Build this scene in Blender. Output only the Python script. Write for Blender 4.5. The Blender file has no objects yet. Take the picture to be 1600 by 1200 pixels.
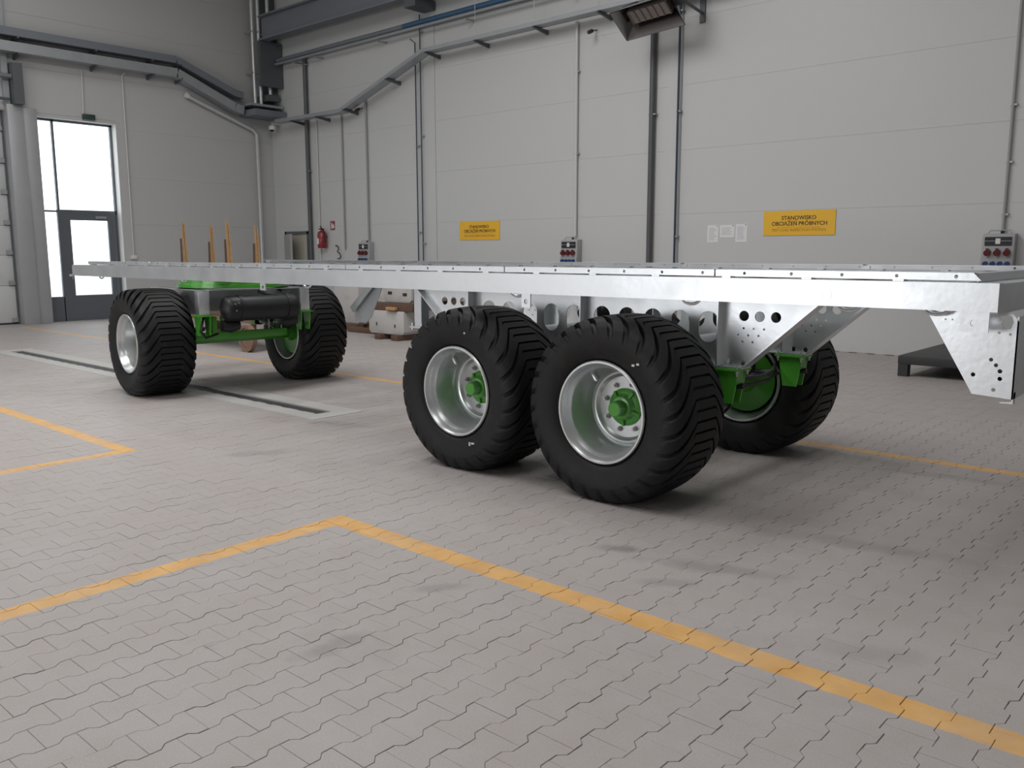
import bpy, bmesh, math, random
from mathutils import Vector, Matrix
random.seed(7)
PI = math.pi
scene = bpy.context.scene
COL = scene.collection

# ------------------------------------------------------------------ camera
H = 1.55
FPX = 1354.1
yaw, pit, rol = math.radians(41.737), math.radians(8.650), math.radians(-0.094)
r_ = Vector((math.cos(yaw), math.sin(yaw), 0)); f_ = Vector((-math.sin(yaw), math.cos(yaw), 0)); u_ = Vector((0, 0, 1))
f2 = f_ * math.cos(pit) - u_ * math.sin(pit); u2 = u_ * math.cos(pit) + f_ * math.sin(pit)
r3 = r_ * math.cos(rol) + u2 * math.sin(rol); u3 = u2 * math.cos(rol) - r_ * math.sin(rol)
cam_d = bpy.data.cameras.new('camera'); cam = bpy.data.objects.new('camera', cam_d); COL.objects.link(cam)
cam_d.sensor_width = 36.0; cam_d.lens = FPX * 36.0 / 1600.0; cam_d.clip_start = 0.05; cam_d.clip_end = 300
cam.matrix_world = Matrix(((r3.x, u3.x, -f2.x, 0), (r3.y, u3.y, -f2.y, 0), (r3.z, u3.z, -f2.z, H), (0, 0, 0, 1)))
scene.camera = cam


def project(p):
    d = Vector(p) - Vector((0, 0, H)); z = d.dot(f2)
    if z < 0.05: return None
    return 800 + FPX * d.dot(r3) / z, 600 - FPX * d.dot(u3) / z, z


# ------------------------------------------------------------------ world, lights, exposure
world = bpy.data.worlds.new('sky'); scene.world = world; world.use_nodes = True
bg = world.node_tree.nodes['Background']
bg.inputs[0].default_value = (0.93, 0.96, 1.0, 1); bg.inputs[1].default_value = 3.0
scene.view_settings.view_transform = 'Standard'; scene.view_settings.look = 'None'
scene.view_settings.gamma = 1.0; scene.view_settings.exposure = 0.0
scene.view_settings.use_curve_mapping = False


def area(name, loc, direction, sx, sy, power, color):
    d = bpy.data.lights.new(name, 'AREA'); d.shape = 'RECTANGLE'; d.size = sx; d.size_y = sy
    d.energy = power; d.color = color
    o = bpy.data.objects.new(name, d); COL.objects.link(o); o.location = loc
    o.rotation_euler = Vector(direction).to_track_quat('-Z', 'Y').to_euler()
    return o


# daylight of the roof skylights and of a glazed gate in the wall behind the camera, plus one added fill
area('skylight_light', (-9.0, 3.5, 8.62), (0, 0, -1), 3.0, 10.0, 680, (1.0, 0.985, 0.97))
area('skylight_light', (-2.0, 2.6, 8.62), (0, 0, -1), 3.0, 10.0, 265, (1.0, 0.985, 0.97))
area('skylight_light', (-16.5, 3.5, 8.62), (0, 0, -1), 3.0, 10.0, 150, (1.0, 0.985, 0.97))
area('gate_and_fill_light', (-7.6, -8.85, 1.35), (0, 1, 0), 6.4, 2.0, 250, (0.97, 0.985, 1.0))
area('gate_and_fill_light', (-16.0, -8.85, 1.9), (0, 1, 0), 6.4, 3.2, 105, (0.97, 0.985, 1.0))  # added fill, no gate here: lifts the beam's left part and the back wall
scene.cycles.max_bounces = 6; scene.cycles.diffuse_bounces = 4; scene.cycles.glossy_bounces = 3
scene.cycles.transparent_max_bounces = 8; scene.cycles.caustics_reflective = False; scene.cycles.caustics_refractive = False
scene.cycles.sample_clamp_indirect = 6.0

# ------------------------------------------------------------------ materials
MATS = {}


def nd(nt, t, **kw):
    n = nt.nodes.new(t)
    for k, v in kw.items(): setattr(n, k, v)
    return n


def mat(name, color, rough=0.5, metal=0.0, var=0.0, scale=8.0, bump=0.0, bscale=60.0, spec=0.5, coords='Object', rvar=0.0, dirt=None, coat=0.0):
    m = bpy.data.materials.new(name); m.use_nodes = True; nt = m.node_tree; b = nt.nodes['Principled BSDF']
    b.inputs['Base Color'].default_value = (*color, 1); b.inputs['Roughness'].default_value = rough
    b.inputs['Metallic'].default_value = metal; b.inputs['Specular IOR Level'].default_value = spec
    b.inputs['Coat Weight'].default_value = coat
    tc = nd(nt, 'ShaderNodeTexCoord')
    n = nd(nt, 'ShaderNodeTexNoise'); n.inputs['Scale'].default_value = scale; n.inputs['Detail'].default_value = 5
    nt.links.new(tc.outputs[coords], n.inputs['Vector'])
    mx = nd(nt, 'ShaderNodeMix', data_type='RGBA')
    mx.inputs[6].default_value = (*[c * (1 - var) for c in color], 1)
    mx.inputs[7].default_value = (*[min(1, c * (1 + var)) for c in color], 1)
    nt.links.new(n.outputs['Fac'], mx.inputs[0])
    out = mx.outputs[2]
    if dirt:
        n2 = nd(nt, 'ShaderNodeTexNoise'); n2.inputs['Scale'].default_value = dirt[1]; n2.inputs['Detail'].default_value = 6
        nt.links.new(tc.outputs[coords], n2.inputs['Vector'])
        cr = nd(nt, 'ShaderNodeValToRGB'); cr.color_ramp.elements[0].position = dirt[2]; cr.color_ramp.elements[1].position = dirt[2] + 0.15
        nt.links.new(n2.outputs['Fac'], cr.inputs[0])
        m2 = nd(nt, 'ShaderNodeMix', data_type='RGBA'); m2.inputs[7].default_value = (*dirt[0], 1)
        nt.links.new(cr.outputs[0], m2.inputs[0]); nt.links.new(out, m2.inputs[6]); out = m2.outputs[2]
    nt.links.new(out, b.inputs['Base Color'])
    if rvar:
        mr = nd(nt, 'ShaderNodeMapRange'); mr.inputs[3].default_value = rough - rvar; mr.inputs[4].default_value = rough + rvar
        nt.links.new(n.outputs['Fac'], mr.inputs[0]); nt.links.new(mr.outputs[0], b.inputs['Roughness'])
    if bump:
        nb = nd(nt, 'ShaderNodeTexNoise'); nb.inputs['Scale'].default_value = bscale; nb.inputs['Detail'].default_value = 4
        nt.links.new(tc.outputs[coords], nb.inputs['Vector'])
        bp = nd(nt, 'ShaderNodeBump'); bp.inputs['Strength'].default_value = bump; bp.inputs['Distance'].default_value = 0.01
        nt.links.new(nb.outputs['Fac'], bp.inputs['Height']); nt.links.new(bp.outputs[0], b.inputs['Normal'])
    MATS[name] = m
    return m


mat('galv', (0.72, 0.745, 0.77), 0.36, 0.92, 0.10, 6, 0.06, 30, rvar=0.10)
mat('galv_dull', (0.42, 0.44, 0.46), 0.5, 0.6, 0.12, 4)
mat('silver_paint', (0.66, 0.69, 0.70), 0.30, 0.75, 0.04, 10, rvar=0.05)
mat('steel_dark', (0.13, 0.14, 0.15), 0.5, 0.4, 0.1, 10)
mat('steel_bolt', (0.5, 0.5, 0.5), 0.35, 0.9)
mat('green', (0.085, 0.40, 0.042), 0.33, 0.0, 0.06, 12, coat=0.3)
mat('black_paint', (0.012, 0.013, 0.016), 0.45, 0.0, 0.1, 10)
mat('rubber', (0.0095, 0.0098, 0.0108), 0.55, 0.0, 0.25, 9, 0.15, 120, spec=0.33, dirt=((0.019, 0.019, 0.019), 5.0, 0.58))
mat('rubber_hose', (0.012, 0.012, 0.013), 0.4)
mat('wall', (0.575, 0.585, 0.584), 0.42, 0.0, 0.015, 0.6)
mat('wall_dim', (0.53, 0.535, 0.54), 0.6, 0.0, 0.02, 0.6)  # same panels darkened: shade of the left wall put into the colour
mat('joint', (0.45, 0.45, 0.44), 0.8)
mat('ceiling', (0.62, 0.62, 0.60), 0.7)
mat('gate_white', (0.66, 0.67, 0.68), 0.45, 0.0, 0.01, 2)
mat('alu_grey', (0.135, 0.15, 0.17), 0.42, 0.2, 0.05, 6)
mat('column_grey', (0.42, 0.43, 0.45), 0.45, 0.3, 0.06, 3)
mat('white_reveal', (0.82, 0.82, 0.81), 0.5)
mat('concrete_block', (0.50, 0.485, 0.475), 0.75, 0.0, 0.06, 5, 0.2, 40, dirt=((0.42, 0.39, 0.36), 3.0, 0.58))
mat('concrete_strip', (0.47, 0.47, 0.455), 0.6, 0.0, 0.06, 2, 0.1, 60)
mat('slot_dark', (0.045, 0.045, 0.047), 0.6)
mat('timber', (0.42, 0.24, 0.10), 0.7, 0.0, 0.3, 18)
mat('timber_dark', (0.115, 0.065, 0.045), 0.75, 0.0, 0.3, 14)
mat('stake_wood', (0.40, 0.245, 0.115), 0.65, 0.0, 0.25, 20)
mat('rust', (0.26, 0.17, 0.125), 0.75, 0.3, 0.3, 12, 0.2, 50)
mat('platform_black', (0.04, 0.04, 0.042), 0.55, 0.0, 0.15, 6)
mat('sign_yellow', (0.86, 0.49, 0.03), 0.45, 0.0, 0.02, 3)
mat('ink_black', (0.03, 0.02, 0.015), 0.6)
mat('ink_brown', (0.45, 0.20, 0.02), 0.6)
mat('paper', (0.78, 0.78, 0.80), 0.7)
mat('ink_grey', (0.40, 0.40, 0.43), 0.7)
mat('red', (0.26, 0.020, 0.03), 0.35, coat=0.3)
mat('red_socket', (0.13, 0.015, 0.018), 0.4)
mat('blue_socket', (0.025, 0.06, 0.20), 0.4)
mat('box_grey', (0.40, 0.40, 0.41), 0.5, 0.0, 0.02, 6)
mat('box_side', (0.30, 0.30, 0.31), 0.5)
mat('smoke_lid', (0.012, 0.016, 0.022), 0.5)
mat('plastic_white', (0.75, 0.75, 0.72), 0.4)
mat('cable_white', (0.62, 0.62, 0.60), 0.5)
mat('conduit_grey', (0.34, 0.34, 0.34), 0.55)
mat('downpipe', (0.105, 0.11, 0.118), 0.5, 0.2, 0.05, 5)
mat('blue_pipe', (0.055, 0.135, 0.24), 0.4, 0.3, 0.05, 5)
mat('dark_blue_pipe', (0.03, 0.055, 0.085), 0.45, 0.2)
mat('steel_beam', (0.20, 0.22, 0.25), 0.55, 0.2, 0.06, 2)
mat('insulation', (0.66, 0.67, 0.68), 0.34, 0.5, 0.1, 12, 0.4, 25)
mat('heater_steel', (0.30, 0.285, 0.28), 0.22, 1.0, 0.1, 8)
mat('burner', (0.30, 0.255, 0.23), 0.8, 0.0, 0.1, 30)
mat('exit_green', (0.03, 0.06, 0.05), 0.4)
mat('door_grey', (0.40, 0.405, 0.40), 0.5)
mat('room_beyond', (0.50, 0.48, 0.40), 0.8)
mat('rubber_seal', (0.02, 0.02, 0.02), 0.8)


def glass_mat():
    m = bpy.data.materials.new('glass'); m.use_nodes = True; nt = m.node_tree
    for n in list(nt.nodes): nt.nodes.remove(n)
    o = nd(nt, 'ShaderNodeOutputMaterial'); t = nd(nt, 'ShaderNodeBsdfTransparent'); g = nd(nt, 'ShaderNodeBsdfGlossy')
    t.inputs[0].default_value = (0.93, 0.95, 0.95, 1); g.inputs['Roughness'].default_value = 0.02
    mx = nd(nt, 'ShaderNodeMixShader'); mx.inputs[0].default_value = 0.06
    nt.links.new(t.outputs[0], mx.inputs[1]); nt.links.new(g.outputs[0], mx.inputs[2]); nt.links.new(mx.outputs[0], o.inputs[0])
    MATS['glass'] = m


glass_mat()

# painted floor lines, metres: (x0, x1, y0, y1)
LINES = [(-4.085, 30, 2.905, 3.045), (-4.085, -3.955, -3, 3.045),
         (-30, -6.68, 2.915, 3.035), (-6.80, -6.68, -3, 3.035),
         (-20.0, 30, 6.745, 6.855)]


def paver_mat():
    m = bpy.data.materials.new('paver'); m.use_nodes = True; nt = m.node_tree; b = nt.nodes['Principled BSDF']; L = nt.links.new
    g = nd(nt, 'ShaderNodeNewGeometry'); sp = nd(nt, 'ShaderNodeSeparateXYZ'); L(g.outputs['Position'], sp.inputs[0])

    def noise(scale, detail, rough=0.55):
        n = nd(nt, 'ShaderNodeTexNoise'); n.inputs['Scale'].default_value = scale; n.inputs['Detail'].default_value = detail
        n.inputs['Roughness'].default_value = rough; L(g.outputs['Position'], n.inputs['Vector']); return n.outputs['Fac']

    def ramp(fac, a, ca, bb, cb):
        r = nd(nt, 'ShaderNodeValToRGB'); r.color_ramp.elements[0].position = a; r.color_ramp.elements[0].color = (*ca, 1)
        r.color_ramp.elements[1].position = bb; r.color_ramp.elements[1].color = (*cb, 1); L(fac, r.inputs[0]); return r.outputs[0]

    def mixc(fac, a, bcol, blend='MIX'):
        x = nd(nt, 'ShaderNodeMix', data_type='RGBA', blend_type=blend)
        if hasattr(fac, 'node'): L(fac, x.inputs[0])
        else: x.inputs[0].default_value = fac
        for i, v in ((6, a), (7, bcol)):
            if isinstance(v, tuple): x.inputs[i].default_value = (*v, 1)
            else: L(v, x.inputs[i])
        return x.outputs[2]

    def math_(op, a, bb=None):
        x = nd(nt, 'ShaderNodeMath', operation=op)
        for i, v in ((0, a), (1, bb)):
            if v is None: continue
            if isinstance(v, (int, float)): x.inputs[i].default_value = v
            else: L(v, x.inputs[i])
        return x.outputs[0]

    base = ramp(noise(1.1, 4), 0.3, (0.398, 0.360, 0.348), 0.72, (0.434, 0.408, 0.401))
    base = mixc(0.35, base, ramp(noise(5.5, 5), 0.3, (0.378, 0.340, 0.330), 0.7, (0.438, 0.416, 0.411)))
    fine = ramp(noise(160, 2), 0.3, (0.90, 0.90, 0.90), 0.7, (1.06, 1.06, 1.06))
    base = mixc(1.0, base, fine, 'MULTIPLY')
    # tyre rubber scuffs and oily smudges
    scuff = ramp(noise(0.85, 7, 0.62), 0.60, (0, 0, 0), 0.72, (1, 1, 1))
    base = mixc(math_('MULTIPLY', scuff, 0.24), base, (0.20, 0.19, 0.185))
    spot = ramp(noise(2.7, 5, 0.6), 0.70, (0, 0, 0), 0.76, (1, 1, 1))
    base = mixc(math_('MULTIPLY', spot, 0.35), base, (0.17, 0.165, 0.16))
    # tyre smears and oil spots of their own shape: centre, heading, half length, half width, strength
    for (cx, cy, ang, la, lb, st_) in ((-2.51, 3.66, 30, 0.13, 0.07, 0.60), (-2.02, 3.72, 20, 0.42, 0.09, 0.34), (-2.05, 3.42, 35, 0.18, 0.07, 0.28), (-1.62, 4.55, 12, 0.62, 0.11, 0.30),
                                     (-2.70, 1.96, 85, 0.20, 0.07, 0.36), (-2.82, 2.66, 60, 0.16, 0.06, 0.32), (-5.9, 3.60, 60, 0.35, 0.12, 0.30), (-1.64, 6.39, 10, 0.5, 0.10, 0.32),
                                     (-6.35, 4.75, 20, 0.5, 0.14, 0.25), (-1.1, 3.3, 25, 0.3, 0.10, 0.22)):
        ca, sa = math.cos(math.radians(ang)), math.sin(math.radians(ang))
        dx = math_('SUBTRACT', sp.outputs[0], cx); dy = math_('SUBTRACT', sp.outputs[1], cy)
        u = math_('DIVIDE', math_('ADD', math_('MULTIPLY', dx, ca), math_('MULTIPLY', dy, sa)), la)
        v = math_('DIVIDE', math_('SUBTRACT', math_('MULTIPLY', dy, ca), math_('MULTIPLY', dx, sa)), lb)
        dd = math_('SQRT', math_('ADD', math_('MULTIPLY', u, u), math_('MULTIPLY', v, v)))
        dd = math_('ADD', dd, math_('MULTIPLY', math_('SUBTRACT', noise(7.0, 4, 0.6), 0.5), 1.6))
        mr = nd(nt, 'ShaderNodeMapRange'); L(dd, mr.inputs[0]); mr.inputs[1].default_value = 1.05; mr.inputs[2].default_value = 0.35; mr.inputs[3].default_value = 0.0; mr.inputs[4].default_value = st_
        base = mixc(mr.outputs[0], base, (0.155, 0.15, 0.15))
    # yellow paint
    wob = math_('MULTIPLY', math_('SUBTRACT', noise(14, 3), 0.5), 0.022)
    x = math_('ADD', sp.outputs[0], wob); y = math_('ADD', sp.outputs[1], wob)
    tot = None
    for (x0, x1, y0, y1) in LINES:
        a = math_('MULTIPLY', math_('GREATER_THAN', x, x0), math_('LESS_THAN', x, x1))
        c = math_('MULTIPLY', math_('GREATER_THAN', y, y0), math_('LESS_THAN', y, y1))
        a = math_('MULTIPLY', a, c)
        tot = a if tot is None else math_('MAXIMUM', tot, a)
    wear = nd(nt, 'ShaderNodeMapRange'); L(noise(2.2, 6, 0.65), wear.inputs[0])
    wear.inputs[1].default_value = 0.30; wear.inputs[2].default_value = 0.56; wear.inputs[3].default_value = 0.62; wear.inputs[4].default_value = 1.0
    yel = ramp(noise(6, 5), 0.3, (0.64, 0.355, 0.115), 0.7, (0.74, 0.45, 0.17))
    base = mixc(math_('MULTIPLY', tot, wear.outputs[0]), base, yel)
    L(base, b.inputs['Base Color'])
    rr = nd(nt, 'ShaderNodeMapRange'); L(noise(3.0, 4), rr.inputs[0]); rr.inputs[3].default_value = 0.42; rr.inputs[4].default_value = 0.66
    L(rr.outputs[0], b.inputs['Roughness'])
    bp = nd(nt, 'ShaderNodeBump'); bp.inputs['Strength'].default_value = 0.25; bp.inputs['Distance'].default_value = 0.002
    L(noise(220, 3), bp.inputs['Height']); L(bp.outputs[0], b.inputs['Normal'])
    MATS['paver'] = m


paver_mat()
mat('joint_sand', (0.16, 0.15, 0.145), 0.9, 0.0, 0.2, 30)

# ------------------------------------------------------------------ mesh helpers
ORG = {}


class B:
    def __init__(s, xf=None): s.v = []; s.f = []; s.xf = xf

    def _add(s, vs, fs):
        n = len(s.v); s.v += [Vector(v) for v in vs]; s.f += [tuple(i + n for i in f) for f in fs]; return s

    def box(s, x0, x1, y0, y1, z0, z1):
        vs = [(x, y, z) for x in (x0, x1) for y in (y0, y1) for z in (z0, z1)]
        return s._add(vs, [(0, 1, 3, 2), (4, 6, 7, 5), (0, 4, 5, 1), (2, 3, 7, 6), (0, 2, 6, 4), (1, 5, 7, 3)])

    def bar(s, p, q, w, h, up=(0, 0, 1)):
        p, q = Vector(p), Vector(q); d = (q - p).normalized(); up = Vector(up)
        if abs(d.dot(up)) > 0.99: up = Vector((1, 0, 0))
        sd = d.cross(up).normalized(); u = sd.cross(d).normalized()
        vs = [c + sd * a * w / 2 + u * b_ * h / 2 for c in (p, q) for a in (-1, 1) for b_ in (-1, 1)]
        return s._add(vs, [(0, 1, 3, 2), (4, 6, 7, 5), (0, 4, 5, 1), (2, 3, 7, 6), (0, 2, 6, 4), (1, 5, 7, 3)])

    def cyl(s, p, q, r, n=16, r2=None, caps=True):
        p, q = Vector(p), Vector(q); d = (q - p).normalized(); r2 = r if r2 is None else r2
        a = Vector((1, 0, 0)) if abs(d.x) < 0.9 else Vector((0, 1, 0))
        u = d.cross(a).normalized(); w = d.cross(u)
        vs = []
        for c, rr in ((p, r), (q, r2)):
            vs += [c + (u * math.cos(2 * PI * i / n) + w * math.sin(2 * PI * i / n)) * rr for i in range(n)]
        fs = [(i, (i + 1) % n, n + (i + 1) % n, n + i) for i in range(n)]
        if caps: fs += [tuple(range(n))[::-1], tuple(range(n, 2 * n))]
        return s._add(vs, fs)

    def tube(s, pts, r, n=10):
        pts = [Vector(p) for p in pts]; k = len(pts); rings = []; prev = None
        for i, p in enumerate(pts):
            d = (pts[min(i + 1, k - 1)] - pts[max(i - 1, 0)]).normalized()
            if prev is None:
                a = Vector((0, 0, 1)) if abs(d.z) < 0.9 else Vector((1, 0, 0)); u = d.cross(a).normalized()
            else: u = (prev - d * prev.dot(d)).normalized()
            prev = u; w = d.cross(u)
            rings.append([p + (u * math.cos(2 * PI * j / n) + w * math.sin(2 * PI * j / n)) * r for j in range(n)])
        vs = [v for rg in rings for v in rg]
        fs = [(i * n + j, i * n + (j + 1) % n, (i + 1) * n + (j + 1) % n, (i + 1) * n + j) for i in range(k - 1) for j in range(n)]
        fs += [tuple(range(n))[::-1], tuple(range((k - 1) * n, k * n))]
        return s._add(vs, fs)

    def lathe(s, c, axis, prof, n=32, close=False):
        """prof: (distance along axis, radius)"""
        c = Vector(c); d = Vector(axis).normalized(); a = Vector((0, 0, 1)) if abs(d.z) < 0.9 else Vector((1, 0, 0))
        u = d.cross(a).normalized(); w = d.cross(u); vs = []
        for (t, r) in prof:
            vs += [c + d * t + (u * math.cos(2 * PI * i / n) + w * math.sin(2 * PI * i / n)) * r for i in range(n)]
        k = len(prof); fs = []
        for j in range(k if close else k - 1):
            j2 = (j + 1) % k
            fs += [(j * n + i, j * n + (i + 1) % n, j2 * n + (i + 1) % n, j2 * n + i) for i in range(n)]
        if not close:
            if prof[0][1] > 1e-4: fs.append(tuple(range(n))[::-1])
            if prof[-1][1] > 1e-4: fs.append(tuple(range((k - 1) * n, k * n)))
        return s._add(vs, fs)

    def prism(s, poly, axis, lo, hi):
        """poly of 2D points; axis 'x' -> (y,z), 'y' -> (x,z), 'z' -> (x,y)"""
        def P(a, b_, t): return {'x': (t, a, b_), 'y': (a, t, b_), 'z': (a, b_, t)}[axis]
        n = len(poly); vs = [P(a, b_, lo) for a, b_ in poly] + [P(a, b_, hi) for a, b_ in poly]
        fs = [(i, (i + 1) % n, n + (i + 1) % n, n + i) for i in range(n)] + [tuple(range(n))[::-1], tuple(range(n, 2 * n))]
        return s._add(vs, fs)

    def build(s, name, m, parent=None, smooth=None, bevel=0.0, merge=False):
        org = ORG.get(parent.name, Vector()) if parent else Vector()
        vs = [(s.xf @ v if s.xf else v) - org for v in s.v]
        me = bpy.data.meshes.new(name); me.from_pydata(vs, [], s.f); me.update()
        bm = bmesh.new(); bm.from_mesh(me)
        if merge: bmesh.ops.remove_doubles(bm, verts=bm.verts, dist=1e-5)
        bmesh.ops.recalc_face_normals(bm, faces=bm.faces)
        if bevel:
            bmesh.ops.bevel(bm, geom=[e for e in bm.edges if len(e.link_faces) == 2 and e.calc_face_angle(0) > 0.5], offset=bevel, segments=2, profile=0.5, affect='EDGES')
        bm.to_mesh(me); bm.free()
        if smooth is not None or bevel:
            for p in me.polygons: p.use_smooth = True
            me.set_sharp_from_angle(angle=math.radians(smooth or 35))
        me.materials.append(MATS[m])
        o = bpy.data.objects.new(name, me); COL.objects.link(o)
        if parent: o.parent = parent
        ORG[o.name] = org
        return o


def tag(o, label=None, cat=None, group=None, kind=None):
    if label: o['label'] = label
    if cat: o['category'] = cat
    if group: o['group'] = group
    if kind: o['kind'] = kind
    return o


def empty(name, loc, label, cat, group=None):
    o = bpy.data.objects.new(name, None); COL.objects.link(o); o.location = loc; o.empty_display_size = 0.2
    ORG[o.name] = Vector(loc); tag(o, label, cat, group); return o


def struct_empty(name, loc):
    o = bpy.data.objects.new(name, None); COL.objects.link(o); o.location = loc; ORG[o.name] = Vector(loc); o['kind'] = 'structure'; return o


def plate(name, m, parent, outline, holes, y, t, bevel=0.0):
    """sheet in the XZ plane with real holes; outline/holes in (x,z)"""
    cu = bpy.data.curves.new('tmp', 'CURVE'); cu.dimensions = '2D'; cu.fill_mode = 'BOTH'; cu.extrude = t / 2
    for loop in [outline] + holes:
        sp = cu.splines.new('POLY'); sp.points.add(len(loop) - 1); sp.use_cyclic_u = True
        for p, (a, b_) in zip(sp.points, loop): p.co = (a, b_, 0, 1)
    tmp = bpy.data.objects.new('tmp', cu); COL.objects.link(tmp)
    dg = bpy.context.evaluated_depsgraph_get()
    me = bpy.data.meshes.new_from_object(tmp.evaluated_get(dg))
    bpy.data.objects.remove(tmp); bpy.data.curves.remove(cu)
    org = ORG.get(parent.name, Vector()) if parent else Vector()
    for v in me.vertices:
        a, b_, c = v.co; v.co = Vector((a, y - c, b_)) - org
    me.name = name; me.materials.clear(); me.materials.append(MATS[m])
    o = bpy.data.objects.new(name, me); COL.objects.link(o); o.parent = parent; ORG[o.name] = org
    return o


def circ(cx, cz, r, n=20): return [(cx + r * math.cos(2 * PI * i / n), cz + r * math.sin(2 * PI * i / n)) for i in range(n)]


def slot(cx, z0, z1, r, n=10):
    return [(cx + r * math.cos(PI * i / n), z1 + r * math.sin(PI * i / n)) for i in range(n + 1)] + \
           [(cx + r * math.cos(PI + PI * i / n), z0 + r * math.sin(PI + PI * i / n)) for i in range(n + 1)]


# ================================================================== SETTING
YW, XL = 13.55, -20.66
XR, YF, ZC = 8.0, -9.0, 8.75

# ---- floor
floor = struct_empty('floor', (0, 0, 0))
B().box(XL - 0.6, XR, YF, YW + 0.1, -0.30, -0.014).build('bedding', 'joint_sand', floor)
PL, WW, WN = 0.2008, 0.0820, 0.0575       # length, half width at the ends, half width at the waist
PITCH = WW + WN
GAP = 0.0011


def paver_outline(g, e=0.0):
    hl = PL / 2 - 0.0004 - e; g = g + e
    return [(-WW + g, -hl), (WW - g, -hl), (WW - g, -0.062), (WN - g, -0.038), (WN - g, 0.038), (WW - g, 0.062),
            (WW - g, hl), (-WW + g, hl), (-WW + g, 0.062), (-WN + g, 0.038), (-WN + g, -0.038), (-WW + g, -0.062)]


def paver_geo(bevel=True):
    a = paver_outline(GAP if bevel else 0.0004); b_ = paver_outline(GAP, 0.0016); n = 12
    if bevel:
        vs = [(x, y, -0.03) for x, y in a] + [(x, y, -0.0013) for x, y in a] + [(x, y, 0) for x, y in b_]
        fs = [(k * n + i, k * n + (i + 1) % n, (k + 1) * n + (i + 1) % n, (k + 1) * n + i) for k in (0, 1) for i in range(n)]
        fs.append(tuple(range(2 * n, 3 * n)))
    else:
        vs = [(x, y, -0.03) for x, y in a] + [(x, y, 0) for x, y in a]
        fs = [(i, (i + 1) % n, n + (i + 1) % n, n + i) for i in range(n)] + [tuple(range(n, 2 * n))]
    return vs, fs


# two halves so that every face is convex enough: keep the 12-gon, Blender triangulates it
SLOT = (-15.30, -6.69, 4.71, 5.30)
cells = []
ix0 = int((XL + 0.1) / PITCH); ix1 = int(3.2 / PITCH)
for ix in range(ix0, ix1 + 1):
    cx = ix * PITCH - 0.054 * H + 0.0
    off = (ix % 2) * PL / 2
    for iy in range(0, int(13.5 / PL)):
        cy = 0.2 + iy * PL + off + 0.0093
        if cy > YW - 0.02: continue
        # keep what the camera (or one a step aside) can see
        if cy < 0.9 and cx < -6: continue
        if cx > 0.5 + 0.15 * cy: continue
        if SLOT[0] + 0.1 < cx < SLOT[1] - 0.1 and SLOT[2] + 0.12 < cy < SLOT[3] - 0.12: continue
        p = project((cx, cy, 0))
        if p is None or p[0] < -500 or p[0] > 2100 or p[1] > 1600: continue
        size = 1e6 / (p[2] ** 3) if (0 < p[0] < 1600 and 0 < p[1] < 1200) else 0
        cells.append((size, cx, cy, p[2]))
cells.sort(key=lambda c: -c[0])
vs, fs = paver_geo(True)
pm = bpy.data.meshes.new('paver'); pm.from_pydata(vs, [], fs); pm.update(); pm.materials.append(MATS['paver'])
for (s_, cx, cy, d) in cells[:300]:
    o = bpy.data.objects.new('paver', pm); COL.objects.link(o); o.parent = floor
    o.location = (cx, cy, random.uniform(-0.0012, 0.0008))
    o.rotation_euler = (random.uniform(-.004, .004), random.uniform(-.004, .004), random.uniform(-.004, .004))
V = []; F = []
vsn, fsn = paver_geo(False)
for (s_, cx, cy, d) in cells[300:]:
    gv, gf = (vs, fs) if d < 8 else (vsn, fsn)
    n = len(V); dz = random.uniform(-0.0012, 0.0008); tx, ty = random.uniform(-.004, .004), random.uniform(-.004, .004)
    V += [(cx + x, cy + y, z + dz + x * tx + y * ty) for x, y, z in gv]
    F += [tuple(i + n for i in f) for f in gf]
me = bpy.data.meshes.new('paving'); me.from_pydata(V, [], F); me.update(); me.materials.append(MATS['paver'])
o = bpy.data.objects.new('paving', me); COL.objects.link(o); o.parent = floor; tag(o, kind='stuff')
# plain slab for the ground that lies behind and beside the camera
B().box(XL - 0.33, XL, YF, YW, -0.05, 0.0).box(XL, XR, YF, 0.15, -0.012, -0.001).build('floor_slab', 'paver', floor)
B().box(0.9, XR, 0.15, YW, -0.012, -0.004).build('floor_slab', 'paver', floor)

# ---- concrete strip with the recessed test slot
st = struct_empty('trim_1', (-11, 5.0, 0))
x0, x1, y0, y1 = SLOT
B().box(x0, x1, y0, 4.90, -0.05, 0.004).box(x0, x1, 5.08, y1, -0.05, 0.004).box(x0, x0 + 0.25, 4.90, 5.08, -0.05, 0.004).box(x1 - 0.22, x1, 4.90, 5.08, -0.05, 0.004).build('concrete_strip', 'concrete_strip', st)
B().box(x0 + 0.25, x1 - 0.22, 4.90, 5.08, -0.05, -0.012).build('slot_cover', 'slot_dark', st)

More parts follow.
